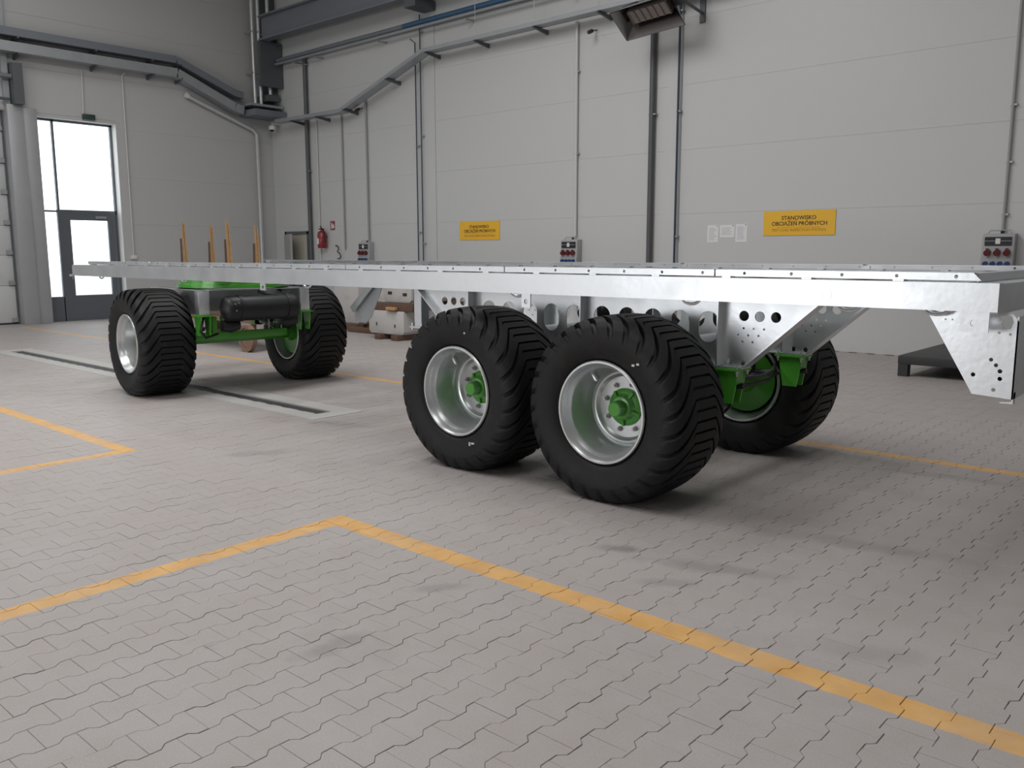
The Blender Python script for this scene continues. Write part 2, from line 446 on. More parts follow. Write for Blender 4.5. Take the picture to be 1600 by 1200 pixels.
# ---- back wall: sandwich panels between column covers
wb = struct_empty('wall_back', (-8, YW, 0))
B().box(XL - 0.5, XR, YW + 0.02, YW + 0.35, -0.3, 2.0).box(XL - 0.5, XR, YW + 0.02, YW + 0.35, 2.0, ZC).build('wall_core', 'joint', wb)
ZS = [0.0, 1.11, 2.21, 3.30, 4.39, 5.48, 6.57, 7.66, ZC]
bays = [(XL, -14.68), (-14.32, -8.42), (-8.14, -2.10), (-1.80, 4.2), (4.5, XR)]
DOOR = (-20.22, -19.17, 2.10)
for (a, b_) in bays:
    for z0, z1 in zip(ZS[:-1], ZS[1:]):
        if a == XL and z0 < 2.1:
            zz1 = z1
            B().box(a, DOOR[0], YW, YW + 0.03, z0 + 0.001, zz1 - 0.001).build('wall_panel', 'wall', wb)
            B().box(DOOR[1], b_, YW, YW + 0.03, z0 + 0.001, zz1 - 0.001).build('wall_panel', 'wall', wb)
            if z1 > 2.1: B().box(DOOR[0], DOOR[1], YW, YW + 0.03, 2.10, zz1 - 0.001).build('wall_panel', 'wall', wb)
            continue
        B().box(a, b_, YW, YW + 0.03, z0 + 0.001, z1 - 0.001).build('wall_panel', 'wall', wb)
B().box(DOOR[0], DOOR[1], YW + 0.015, YW + 0.021, 0, 2.10).build('doorway_back', 'room_beyond', wb)
for i, (a, b_) in enumerate([(-14.675, -14.325), (-8.415, -8.145), (-2.095, -1.805), (4.205, 4.495)]):
    t = tag(B().box(a, b_, YW - 0.012, YW + 0.03, 0, ZC).build('trim_%d' % (i + 2), 'wall', None), kind='structure')
# corner column cladding
cc = tag(B().box(XL, XL + 0.36, YW - 0.22, YW - 0.001, 5.6, ZC).build('trim_6', 'steel_dark', None), kind='structure')
tag(B().box(XR - 0.002, XR + 0.3, YF, YW, 0, ZC).build('wall_right', 'wall_dim', None), kind='structure')

# ---- left wall with glazed entrance and the sectional gate
GY0, GY1, GZ = 7.62, 9.38, 4.49
TY0, TY1, TZ = 1.9, 7.06, 4.55
wl = struct_empty('wall_left', (XL, 8, 0))
core = B()
for (a, b_, z0, z1) in [(GY1, YW + 0.02, 0, ZC), (TY1 + 0.07, GY0, 0, ZC), (GY0, GY1, GZ, ZC), (TY0, TY1, TZ, ZC), (YF, TY0, 0, ZC)]:
    core.box(XL - 0.33, XL - 0.02, a, b_, z0 - (0.2 if z0 == 0 else 0), z1)
core.build('wall_core', 'white_reveal', wl)
for z0, z1 in zip(ZS[:-1], ZS[1:]):
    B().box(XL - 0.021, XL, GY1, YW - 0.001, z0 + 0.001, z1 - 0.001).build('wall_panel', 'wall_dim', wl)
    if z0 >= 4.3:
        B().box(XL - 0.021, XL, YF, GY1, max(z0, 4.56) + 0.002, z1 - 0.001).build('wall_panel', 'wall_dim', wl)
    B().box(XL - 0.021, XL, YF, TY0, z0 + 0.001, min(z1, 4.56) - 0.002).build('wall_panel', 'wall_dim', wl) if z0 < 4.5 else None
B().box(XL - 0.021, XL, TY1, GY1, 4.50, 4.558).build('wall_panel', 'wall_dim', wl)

XG = -20.92
w1 = struct_empty('window_1', (XG, 8.5, 0))


def frame_bar(y0, y1, z0, z1, parent=w1, name='frame_bar', m='alu_grey', d=0.035): return B().box(XG - d, XG + d, y0, y1, z0, z1).build(name, m, parent)


frame_bar(GY0, GY1, GZ - 0.045, GZ); frame_bar(GY0, GY0 + 0.04, 0, GZ); frame_bar(GY1 - 0.05, GY1, 0, GZ)
frame_bar(8.04, 8.085, 2.52, GZ); frame_bar(GY0, 8.04, 2.46, 2.50)
frame_bar(8.03, GY1 - 0.02, 2.44, 2.52); frame_bar(8.03, 8.20, 0, 2.44); frame_bar(GY1 - 0.13, GY1 - 0.04, 0, 2.44)
frame_bar(GY0, 8.05, 0, 0.56, name='bottom_panel')
for (a, b_, z0, z1) in [(GY0 + 0.04, 8.04, 2.50, GZ - 0.045), (8.085, GY1 - 0.05, 2.52, GZ - 0.045), (GY0 + 0.04, 8.03, 0.56, 2.46)]:
    B().box(XG - 0.006, XG + 0.006, a, b_, z0, z1).build('pane', 'glass', w1)
d1 = struct_empty('door_1', (XG, 8.7, 0))
for args in [(8.20, 8.30, 0.03, 2.44), (9.15, 9.25, 0.03, 2.44), (8.30, 9.15, 2.29, 2.44)]: frame_bar(*args, parent=d1, name='stile', d=0.03)
frame_bar(8.30, 9.15, 0.03, 0.58, parent=d1, name='bottom_panel', d=0.025)
B().box(XG - 0.006, XG + 0.006, 8.30, 9.15, 0.58, 2.29).build('pane', 'glass', d1)
B().box(XG + 0.03, XG + 0.07, 8.86, 9.10, 2.33, 2.39).bar((XG + 0.06, 9.05, 2.34), (XG + 0.10, 8.9, 2.36), 0.02, 0.015).build('door_closer', 'galv_dull', d1)
B().box(XG - 0.05, XG + 0.05, 8.18, 9.27, -0.05, 0.032).build('threshold', 'alu_grey', d1)
B().cyl((XG + 0.05, 8.25, 0.95), (XG + 0.05, 8.25, 1.25), 0.012).build('door_handle', 'galv_dull', d1)
# ground outside the glazing
outside = tag(B().box(-60, XL - 0.34, -30, 40, -0.2, -0.05).build('ground_outside', 'concrete_strip', None), kind='structure')

d3 = struct_empty('door_3', (-20.9, 5, 0))
gz = [0.03, 0.84, 1.50, 2.14, 2.79, 3.45, 4.12, 4.75]
for z0, z1 in zip(gz[:-1], gz[1:]):
    p_ = B().box(-20.93, -20.88, TY0, TY1 + 0.06, z0 + 0.003, z1 - 0.003).build('gate_panel', 'gate_white', d3, bevel=0.004)
for z in gz[:-1]:
    B().box(-20.88, -20.83, TY1 - 0.16, TY1 - 0.04, z - 0.045 + 0.06, z + 0.05 + 0.06).cyl((-20.85, TY1 - 0.06, z + 0.065), (-20.85, TY1 + 0.02, z + 0.065), 0.012).build('roller_hinge', 'galv_dull', d3)
B().box(-20.97, -20.932, TY0, TY1 + 0.068, -0.05, 4.9).build('gate_light_block', 'steel_dark', d3)  # added sheet that stops daylight leaking through the panel seams
B().box(-20.93, -20.86, TY0, TY1 + 0.06, -0.05, 0.034).build('bottom_seal', 'rubber_seal', d3)
B().box(-20.87, -20.80, TY1 - 0.045, TY1 + 0.01, 0, 5.2).build('guide_track', 'steel_dark', d3)
# galvanised column beside the gate: two sheet covers
t7 = struct_empty('trim_7', (-20.6, 7.3, 0))
B().box(-20.86, -20.52, 7.04, 7.36, 0, 4.66).build('column_cover', 'column_grey', t7, bevel=0.006)
B().box(-20.86, -20.56, 7.365, 7.64, 0, 4.62).build('column_cover', 'column_grey', t7, bevel=0.006)

# ---- closed part of the hall the photograph does not show
tag(B().box(XL - 0.3, XR, YF - 0.3, YF, 0, ZC).build('wall_front', 'white_reveal', None), kind='structure')
tag(B().box(XL - 0.5, XR + 0.3, YF - 0.3, YW + 0.35, ZC, ZC + 0.3).build('ceiling', 'ceiling', None), kind='structure')

# ---- door in the back wall, standing ajar
d2 = struct_empty('door_2', (-19.7, YW, 0))
B().box(DOOR[0], DOOR[0] + 0.06, YW - 0.02, YW + 0.02, 0, 2.10).box(DOOR[1] - 0.06, DOOR[1], YW - 0.02, YW + 0.02, 0, 2.10).box(DOOR[0], DOOR[1], YW - 0.02, YW + 0.02, 2.03, 2.10).build('door_frame', 'alu_grey', d2)
lf = B(Matrix.Translation((DOOR[0] + 0.07, YW - 0.03, 0)) @ Matrix.Rotation(math.radians(-24), 4, 'Z'))
lf.box(0, 0.88, -0.05, 0, 0.01, 2.02); leaf = lf.build('door_leaf', 'door_grey', d2)
h_ = B(lf.xf); h_.cyl((0.82, -0.05, 1.05), (0.82, -0.10, 1.05), 0.012, 8).cyl((0.82, -0.10, 1.05), (0.70, -0.10, 1.05), 0.010, 8); h_.build('door_handle', 'steel_bolt', leaf)
for z in (0.3, 1.0, 1.7): B().cyl((DOOR[0] + 0.055, YW - 0.045, z), (DOOR[0] + 0.055, YW - 0.045, z + 0.12), 0.018, 8).build('hinge', 'steel_bolt', d2)

# ================================================================== TRAILER
TC = 5.47
tr = empty('flatbed_trailer', (-5.8, TC, 0), 'long galvanized flatbed trailer chassis on six wide black tyres with green axles', 'trailer')
XE, XF = -0.94, -10.72


def mir(y): return 2 * TC - y


R_T, CZ, HW, NL = 0.597, 0.568, 0.30, 28


def tyre_mesh(sign):
    prof = []                       # (y, r, lug depth weight, sweep, is_tread)
    side = [(-0.215, 0.318), (-0.245, 0.326), (-0.262, 0.340), (-0.276, 0.365), (-0.287, 0.395), (-0.294, 0.425), (-0.298, 0.452), (-0.299, 0.474)]
    for y, r in side: prof.append((y, r, 0.0, None))
    sh = [(-0.2985, 0.482, 0.010), (-0.295, 0.505, 0.020), (-0.288, 0.530, 0.027), (-0.274, 0.553, 0.031), (-0.252, 0.572, 0.033), (-0.222, 0.583, 0.032),
          (-0.185, 0.589, 0.031), (-0.145, 0.593, 0.029), (-0.135, 0.594, 0.025), (-0.112, 0.5952, 0.024), (-0.100, 0.5957, 0.024), (-0.06, 0.597, 0.023), (0.0, 0.5975, 0.023)]
    for y, r, w in sh: prof.append((y, r, w, 1))
    full = prof + [(-y, r, w, k) for (y, r, w, k) in prof[-2::-1]]
    # arc length from the crown drives the sweep of the lugs
    ys = [p[0] for p in full]; n = len(full); mid = n // 2
    arc = [0.0] * n
    for d in (1, -1):
        i = mid
        while 0 <= i + d < n:
            arc[i + d] = arc[i] + math.hypot(full[i + d][0] - full[i][0], full[i + d][1] - full[i][1]); i += d
    def g(a):
        if a < 0.112: return 0.0
        if a < 0.27: return (a - 0.112) / 0.134 * 1.15
        return 0.158 / 0.134 * 1.15 + (a - 0.27) / 0.134 * 0.55
    V = []; na = NL * 8
    for i, (y, r, w, k) in enumerate(full):
        q = min(1.0, max(0.0, (arc[i] - 0.10) / 0.035))           # 0 on the crown, 1 on the shoulder
        s2 = 0.26 * min(1.0, max(0.0, (arc[i] - 0.10) / 0.12))     # the through grooves open towards the shoulder
        cols = [(0.0, 0), (0.385 - s2 * 0.3, 0), (0.41 - s2 * 0.3, 1), (0.485 - s2 * 0.3, 1), (0.51 - s2 * 0.3, 0), (0.885 - s2, 0), (0.91 - s2, 2), (0.985, 2)]
        for L in range(NL):
            for (t, kind) in cols:
                th = 2 * PI * (L + t - g(arc[i])) / NL
                rr = r - (w * (1 - q) * 0.8 if kind == 1 else w if kind == 2 else 0.0)
                V.append((rr * math.cos(th), sign * y, max(rr * math.sin(th), -CZ + 0.001)))
    F = [(i * na + j, i * na + (j + 1) % na, (i + 1) * na + (j + 1) % na, (i + 1) * na + j) for i in range(n - 1) for j in range(na)]
    me = bpy.data.meshes.new('tyre'); me.from_pydata(V, [], F); me.update()
    bm = bmesh.new(); bm.from_mesh(me); bmesh.ops.recalc_face_normals(bm, faces=bm.faces); bm.to_mesh(me); bm.free()
    for p in me.polygons: p.use_smooth = True
    me.set_sharp_from_angle(angle=math.radians(28)); me.materials.append(MATS['rubber'])
    return me


def keep_mesh(b, m, smooth=35, bevel=0.0):
    o = b.build('tmp', m, None, smooth=smooth, bevel=bevel); me = o.data; bpy.data.objects.remove(o); return me


def wheel_meshes(s):
    ax = (0, s, 0); out = {}
    rim = [(-0.262, 0.326), (-0.270, 0.320), (-0.270, 0.309), (-0.258, 0.300), (-0.236, 0.294), (-0.222, 0.287), (-0.205, 0.276), (-0.19, 0.271), (-0.06, 0.264), (-0.03, 0.256), (0.0, 0.238), (0.08, 0.236),
           (0.14, 0.262), (0.20, 0.276), (0.236, 0.294), (0.258, 0.300), (0.270, 0.309), (0.270, 0.320), (0.262, 0.326),
           (0.225, 0.318), (0.19, 0.290), (0.06, 0.275), (-0.19, 0.290), (-0.225, 0.318)]
    out['wheel_rim'] = keep_mesh(B().lathe((0, 0, 0), ax, rim, 56, close=True), 'silver_paint')
    disc = [(0.000, 0.239), (-0.006, 0.230), (-0.002, 0.218), (0.012, 0.208), (0.020, 0.198), (0.022, 0.06), (0.036, 0.06), (0.036, 0.205), (0.02, 0.239)]
    out['wheel_disc'] = keep_mesh(B().lathe((0, 0, 0), ax, disc, 56, close=True), 'silver_paint')
    hub = B().lathe((0, 0, 0), ax, [(0.022, 0.122), (0.010, 0.122), (0.004, 0.116), (-0.004, 0.088), (-0.030, 0.078), (-0.042, 0.070), (-0.045, 0.052), (-0.108, 0.048), (-0.115, 0.042), (-0.115, 0.0)], 36)
    out['hub'] = keep_mesh(hub, 'green')
    out['hub_rib'] = keep_mesh(B().bar((0.066, s * -0.012, 0), (0.116, s * 0.004, 0), 0.016, 0.030, up=(0, 1, 0)), 'green')
    nut = B().cyl((0, s * 0.024, 0), (0, s * 0.017, 0), 0.020, 12).cyl((0, s * 0.017, 0), (0, s * -0.003, 0), 0.0155, 6).cyl((0, s * -0.003, 0), (0, s * -0.016, 0), 0.009, 8)
    out['wheel_nut'] = keep_mesh(nut, 'steel_bolt')
    out['valve_guard'] = keep_mesh(B().cyl((0, s * -0.11, 0.270), (0, s * -0.11, 0.222), 0.021, 16).cyl((0, s * -0.11, 0.222), (0, s * -0.11, 0.216), 0.015, 16), 'silver_paint')
    out['brake_drum'] = keep_mesh(B().lathe((0, 0, 0), ax, [(0.045, 0.20), (0.07, 0.232), (0.165, 0.240), (0.175, 0.25), (0.187, 0.25), (0.19, 0.10), (0.25, 0.085), (0.26, 0.0)], 40), 'green')
    out['tyre'] = tyre_mesh(s)
    return out


WM = {1: wheel_meshes(1), -1: wheel_meshes(-1)}     # +1: outer face towards the camera (-Y), -1: far side
trl = tr.location.copy()


def add_wheel(cx, cy, s, rz=0.0, spin=0.0):
    M = WM[s]
    w = bpy.data.objects.new('wheel_rim', M['wheel_rim']); COL.objects.link(w); w.parent = tr
    w.location = Vector((cx, cy, CZ)) - trl; w.rotation_euler = (0, 0, rz); ORG[w.name] = Vector((cx, cy, CZ))
    for nm in ('tyre', 'wheel_disc', 'hub', 'brake_drum', 'valve_guard'):
        c = bpy.data.objects.new(nm, M[nm]); COL.objects.link(c); c.parent = w
        if nm == 'valve_guard': c.rotation_euler = (0, math.radians(-38) + spin, 0)
    for i in range(8):
        a = 2 * PI * (i + 0.5) / 8 + 0.12
        c = bpy.data.objects.new('wheel_nut', M['wheel_nut']); COL.objects.link(c); c.parent = w
        c.location = (0.153 * math.cos(a), 0, 0.153 * math.sin(a))
    for i in range(5):
        c = bpy.data.objects.new('hub_rib', M['hub_rib']); COL.objects.link(c); c.parent = w; c.rotation_euler = (0, 2 * PI * i / 5 + 0.3, 0)
    return w


def chalk(w, x, z, sx, sz):
    B().box(x - sx, x + sx, 4.552 - 0.302, 4.552 - 0.290, z - sz, z + sz).build('chalk_mark', 'plastic_white', w)


YN, YR = 4.552, mir(4.552)
AX = (-3.10, -4.37)
for x in AX:
    w_ = add_wheel(x, YN, 1); add_wheel(x, YR, -1)
    if x == AX[0]:
        chalk(w_, -2.838, 0.888, 0.009, 0.006); chalk(w_, -2.805, 0.897, 0.009, 0.006)
    else:
        chalk(w_, -4.195, 0.215, 0.006, 0.012); chalk(w_, -4.165, 0.222, 0.012, 0.005); chalk(w_, -4.235, 0.995, 0.006, 0.006)
DC = Vector((-9.27, 5.43, 0)); DYAW = math.radians(-6.0)
DXF = Matrix.Translation(DC) @ Matrix.Rotation(DYAW, 4, 'Z')
for (s, ly) in ((1, -0.945), (-1, 0.945)):
    p = DXF @ Vector((0, ly, 0)); add_wheel(p.x, p.y, s, DYAW)

# ---- side beams and deck frame
for k, yo in enumerate((4.24, mir(4.24))):
    d = 1 if k == 0 else -1
    b_ = B()
    ya, yb = sorted((yo, yo + d * 0.008)); b_.box(XF, XE, ya, yb, 1.285, 1.412)
    ya, yb = sorted((yo + d * 0.008, yo + d * 0.07)); b_.box(XF, XE, ya, yb, 1.404, 1.412); b_.box(XF, XE, ya, yb, 1.285, 1.293)
    b_.build('side_beam', 'galv', tr)
    # edge strip carried on spacer tabs: an angle with bolt holes, in six lengths
    segs = [(-10.40, -8.9), (-8.89, -7.3), (-7.29, -5.6), (-5.59, -3.9), (-3.89, -2.35), (-2.34, -1.03)]
    for (a, c) in segs:
        holes = []; x = a + 0.17
        while x < c - 0.05: holes.append(circ(x, 1.437, 0.0085, 10)); x += 0.26
        out = [(a, 1.420), (c - (0.03 if c > -1.1 else 0), 1.420), (c, 1.424), (c, 1.455), (a, 1.455)]
        if c > -1.1: out = [(a, 1.420), (c + 0.005, 1.420), (c - 0.03, 1.455), (a, 1.455)]
        st_ = plate('edge_strip', 'galv', tr, out, holes, yo + d * 0.055, 0.006)
        ya, yb = sorted((yo + d * 0.058, yo + d * 0.115))
        B().box(a, c - 0.03, ya, yb, 1.449, 1.455).build('edge_flange', 'galv', st_)
    x = -10.3
    while x < -1.05:
        ya, yb = sorted((yo + d * 0.03, yo + d * 0.09)); B().box(x, x + 0.05, ya, yb, 1.412, 1.449 - 0.028).build('spacer_tab', 'galv', tr)
        x += 0.445
# cross members (open C sections), longitudinal rails
x = -10.5; cms = []
while x < -1.2:
    B().box(x, x + 0.006, 4.31, mir(4.31), 1.30, 1.404).box(x + 0.006, x + 0.05, 4.31, mir(4.31), 1.398, 1.404).box(x + 0.006, x + 0.05, 4.31, mir(4.31), 1.30, 1.306).build('cross_member', 'galv', tr)
    x += 0.62
for yy in (TC - 0.475, TC + 0.475):
    B().box(-10.66, -1.06, yy - 0.005, yy + 0.005, 1.276, 1.396).box(-10.66, -1.06, yy - 0.05, yy + 0.05, 1.268, 1.276).build('chassis_rail', 'galv', tr)
B().box(XF, XF + 0.07, 4.31, mir(4.31), 1.285, 1.412).build('front_beam', 'galv', tr, bevel=0.004)
rb = B().box(-1.06, XE + 0.002, 4.249, mir(4.249), 1.275, 1.41).build('rear_beam', 'galv', tr, bevel=0.006)
B().box(-1.055, -1.049, 4.34, mir(4.34), 1.414, 1.452).box(-1.11, -1.055, 4.34, mir(4.34), 1.446, 1.452).build('rear_edge_strip', 'galv', tr)
# front end tab with clearance lamp
B().box(-10.76, -10.70, 4.215, 4.24, 1.275, 1.30).build('end_tab', 'galv', tr)
# lashing rings under the beams and drilled mounting tabs
for yo, d in ((4.30, 1), (mir(4.30), -1)):
    for x in (-10.2, -8.3, -6.2, -3.83, -2.52, -1.63, -1.22):
        pts = [(x + 0.055 * math.cos(PI + PI * i / 8), yo + d * 0.05, 1.289 + 0.030 * math.sin(PI + PI * i / 8)) for i in range(9)]
        B().tube(pts, 0.009, 8).build('lashing_ring', 'galv', tr, smooth=40)
    for x, w, h in ((-6.71, 0.085, 0.062), (-3.665, 0.075, 0.09), (-1.03, 0.118, 0.092)):
        zt = 1.285
        plate('mounting_tab', 'galv', tr, [(x - w / 2, zt - h), (x + w / 2, zt - h), (x + w / 2, zt), (x - w / 2, zt)], [circ(x, zt - h * 0.55, 0.016, 14)], yo - d * 0.052, 0.008)
# round stamped mark on the near beam
B().lathe((-1.70, 4.2405, 1.338), (0, 1, 0), [(-0.002, 0.026), (-0.002, 0.021), (0.0, 0.021), (0.0, 0.026)], 28, close=True).build('stamped_ring', 'galv', tr)

# ---- rear mudguard/lamp plates
for (yp, d) in ((4.40, 1), (mir(4.40), -1)):
    out = [(-1.275, 1.278), (-0.915, 1.278), (-0.885, 1.24), (-0.885, 0.885), (-1.055, 0.895)]
    holes = [[(-0.962, 1.262), (-0.915, 1.262), (-0.905, 1.235), (-0.915, 1.205), (-0.94, 1.205), (-0.962, 1.235)]]
    for x, z, r in ((-1.055, 0.985, 0.010), (-0.945, 1.01, 0.010), (-0.943, 0.975, 0.010), (-0.965, 0.922, 0.009), (-0.985, 1.06, 0.009), (-0.963, 1.036, 0.009), (-0.96, 1.185, 0.006), (-0.915, 1.18, 0.006), (-0.955, 1.235, 0.006), (-1.16, 1.235, 0.004), (-1.19, 1.235, 0.004)):
        holes.append(circ(x, z, r, 12))
    pl = plate('rear_plate', 'galv', tr, out, holes, yp, 0.006)
    ya, yb = sorted((yp - d * 0.003, yp + d * 0.24)); B().box(-0.891, -0.885, ya, yb, 0.885, 1.26).build('rear_flange', 'galv', pl)
    ya, yb = sorted((yp + d * 0.003, yp + d * 0.035)); B().bar((-1.272, yp + d * 0.02, 1.27), (-1.055, yp + d * 0.02, 0.899), 0.035, 0.006, up=(0.86, 0, 0.5)).build('edge_lip', 'galv', pl)
    B().prism([(-0.945, 0.862), (-0.885, 0.862), (-0.885, 0.915), (-0.891, 0.915), (-0.891, 0.874), (-0.93, 0.868)], 'y', min(yp + d * 0.01, yp + d * 0.05), max(yp + d * 0.01, yp + d * 0.05)).build('corner_tab', 'galv', pl)

# ---- bogie frames: perforated plates with stiffeners, diagonal end flanges
for (yp, d) in ((TC - 0.475, -1), (TC + 0.475, 1)):
    T0, T1, Bz = 1.268, 1.268, 0.835
    out = [(-5.50, T0), (-5.02, Bz), (-2.49, Bz), (-2.00, T0)]
    holes = []
    for cx0 in (-4.69, -3.60):
        for i in range(5): holes.append(slot(cx0 + 0.21 * i, 1.045, 1.105, 0.070))
    for s in (1, -1):
        for i in range(3):
            cx = -3.75 + s * (1.235 + 0.105 * i); holes.append(circ(cx, 1.155, 0.033, 18))
        for j, n in enumerate((3, 3, 2)):
            for i in range(n): holes.append(circ(-3.75 + s * (1.20 + 0.068 * i + (0.035 if j == 0 else 0.0 if j == 1 else 0.03)), 1.078 - 0.042 * j, 0.0075, 10))
        holes.append(circ(-3.75 + s * 1.145, 0.862, 0.018, 14)); holes.append(circ(-3.75 + s * 1.235, 0.862, 0.018, 14))
    pl = plate('bogie_plate', 'galv', tr, out, holes, yp, 0.008)
    for x in (-4.85, -3.735, -2.655):
        for dd in (-1, 1):
            ya, yb = sorted((yp + dd * 0.004, yp + dd * 0.085)); B().box(x - 0.005, x + 0.005, ya, yb, Bz + 0.006, T0 - 0.006).build('stiffener', 'galv', pl)
    for (p, q) in (((-5.50, T0), (-5.02, Bz)), ((-2.49, Bz), (-2.00, T0))):
        v = Vector((q[0] - p[0], 0, q[1] - p[1])); nrm = Vector((-v.z, 0, v.x)).normalized()
        B().bar((p[0], yp, p[1]), (q[0], yp, q[1]), 0.12, 0.008, up=nrm).build('diagonal_flange', 'galv', pl)
    B().box(-5.02, -2.49, yp - 0.06, yp + 0.06, Bz - 0.008, Bz).build('bottom_flange', 'galv', pl)
    # green spring hangers under the flange, springs, clamps
    for x in (-5.0, -3.735, -2.60):
        hb = B()
        for dd in (-1, 1):
            hb.prism([(x - 0.085, Bz - 0.02), (x + 0.085, Bz - 0.02), (x + 0.075, Bz - 0.10), (x + 0.05, Bz - 0.235), (x - 0.05, Bz - 0.235), (x - 0.075, Bz - 0.10)], 'y', yp + dd * 0.05 - 0.006, yp + dd * 0.05 + 0.006)
        hb.box(x - 0.105, x + 0.105, yp - 0.085, yp + 0.085, Bz - 0.022, Bz - 0.009); hb.box(x + 0.068, x + 0.076, yp - 0.05, yp + 0.05, Bz - 0.11, Bz - 0.02)
        hg = hb.build('spring_hanger', 'green', tr)
        for sx in (-0.085, 0.085):
            for sy in (-0.07, 0.07):
                B().cyl((x + sx, yp + sy, Bz + 0.012), (x + sx, yp + sy, Bz - 0.055), 0.008, 8).cyl((x + sx, yp + sy, Bz - 0.023), (x + sx, yp + sy, Bz - 0.036), 0.014, 6).build('bolt', 'steel_bolt', hg)
    for x in AX:
        s = B()
        for lay in range(3):
            hl = 0.60 - 0.17 * lay
            s.tube([(x + t * hl, yp, 0.665 + 0.05 * t * t - 0.024 * lay) for t in (-1, -0.6, -0.2, 0.2, 0.6, 1)], 0.02, 6)
        s.build('leaf_spring', 'black_paint', tr, smooth=40)
        B().box(x - 0.07, x + 0.07, yp - 0.045, yp + 0.045, 0.685, 0.705).box(x - 0.07, x + 0.07, yp - 0.045, yp + 0.045, 0.595, 0.612).cyl((x - 0.05, yp - 0.035, 0.58), (x - 0.05, yp - 0.035, 0.75), 0.008, 8).cyl((x + 0.05, yp - 0.035, 0.58), (x + 0.05, yp - 0.035, 0.75), 0.008, 8).cyl((x - 0.05, yp + 0.035, 0.58), (x - 0.05, yp + 0.035, 0.75), 0.008, 8).cyl((x + 0.05, yp + 0.035, 0.58), (x + 0.05, yp + 0.035, 0.75), 0.008, 8).build('spring_clamp', 'green', tr)
# round cross tubes tying the bogie plates
for x in (-4.4, -3.735, -3.05): B().cyl((x, TC - 0.47, 0.93), (x, TC + 0.47, 0.93), 0.045, 18).build('cross_tube', 'galv', tr, smooth=40)
for x in AX:
    B().box(x - 0.055, x + 0.055, YN + 0.24, YR - 0.24, CZ - 0.055, CZ + 0.055).build('axle_beam', 'green', tr, bevel=0.008)
    for s in (-1, 1):
        yb = TC + s * 0.30
        B().lathe((x + 0.10, yb, CZ + 0.14), (1, 0, 0.25), [(0, 0.03), (0.01, 0.075), (0.09, 0.08), (0.10, 0.085), (0.11, 0.08), (0.17, 0.06), (0.175, 0.0)], 20).cyl((x + 0.02, yb, CZ + 0.10), (x + 0.10, yb, CZ + 0.14), 0.012, 8).build('brake_chamber', 'black_paint', tr, smooth=40)
# black air hose loops behind the rear axle
for k, dz in enumerate((0.0, -0.045)):
    pts = [(-2.72 + 0.10 * math.sin(PI * t), 5.02 + 0.90 * t, 0.745 + dz - 0.03 * math.sin(PI * t)) for t in [i / 14 for i in range(15)]]
    B().tube(pts, 0.014, 8).build('air_hose', 'rubber_hose', tr, smooth=40)
pts = [(-2.75 + 0.16 * math.sin(PI * t), 5.0 + 0.05 * t, 0.80 - 0.35 * t) for t in [i / 10 for i in range(11)]]
B().tube(pts, 0.010, 8).build('air_hose', 'rubber_hose', tr, smooth=40)
# support post ahead of the bogie, with a base plate and bolts
for yy, xx in ((TC - 0.07, -5.93),):
    B().box(xx - 0.05, xx - 0.044, yy - 0.05, yy + 0.05, 0.88, 1.275).box(xx - 0.05, xx + 0.05, yy - 0.05, yy - 0.044, 0.88, 1.275).box(xx - 0.05, xx + 0.05, yy + 0.044, yy + 0.05, 0.88, 1.275).build('support_post', 'galv', tr)
    pb = B().box(xx - 0.08, xx + 0.08, yy - 0.08, yy + 0.08, 0.865, 0.88).build('post_foot', 'galv', tr)
    for sx in (-0.06, 0.06):
        for sy in (-0.06, 0.06): B().cyl((xx + sx, yy + sy, 0.845), (xx + sx, yy + sy, 0.91), 0.010, 8).build('bolt', 'steel_bolt', pb)
# slanted brace ahead, carried by the far rail
B().bar((-7.64, 5.93, 0.93), (-7.24, 5.93, 1.262), 0.075, 0.012, up=(0, 1, 0)).build('slanted_brace', 'galv', tr)
plate('brace_plate', 'galv_dull', tr, [(-7.64, 0.92), (-7.24, 1.265), (-7.12, 1.265), (-7.36, 0.86), (-7.46, 0.79), (-7.64, 0.80)], [circ(-7.54, 0.84, 0.012, 10)], 5.975, 0.008)

# ---- steering dolly
D = lambda: B(DXF)
D().lathe((0.10, 0, 0), (0, 0, 1), [(1.16, 0.60), (1.165, 0.62), (1.20, 0.62), (1.205, 0.60), (1.262, 0.60), (1.262, 0.48), (1.16, 0.48)], 48, close=True).build('turntable_ring', 'green', tr, smooth=40)
for s in (-1, 1): D().box(-0.72, 0.66, s * 0.596 - 0.004, s * 0.596 + 0.004, 0.88, 1.15).box(-0.72, 0.66, s * 0.61 - 0.05, s * 0.61 + 0.05, 1.142, 1.15).build('dolly_side_plate', 'galv', tr)
for x in (-0.70, 0.30): D().box(x, x + 0.008, -0.592, 0.592, 0.90, 1.142).build('dolly_cross_plate', 'galv', tr)
for s in (-1, 1):
    pk = D(); pk.box(0.55, 0.66, s * 0.60 - 0.06, s * 0.60 + 0.06, 0.88, 1.145).build('dolly_post', 'galv', tr, bevel=0.004)
D().box(-0.70, 0.64, -0.59, 0.59, 1.142, 1.15).build('dolly_top_plate', 'galv', tr)
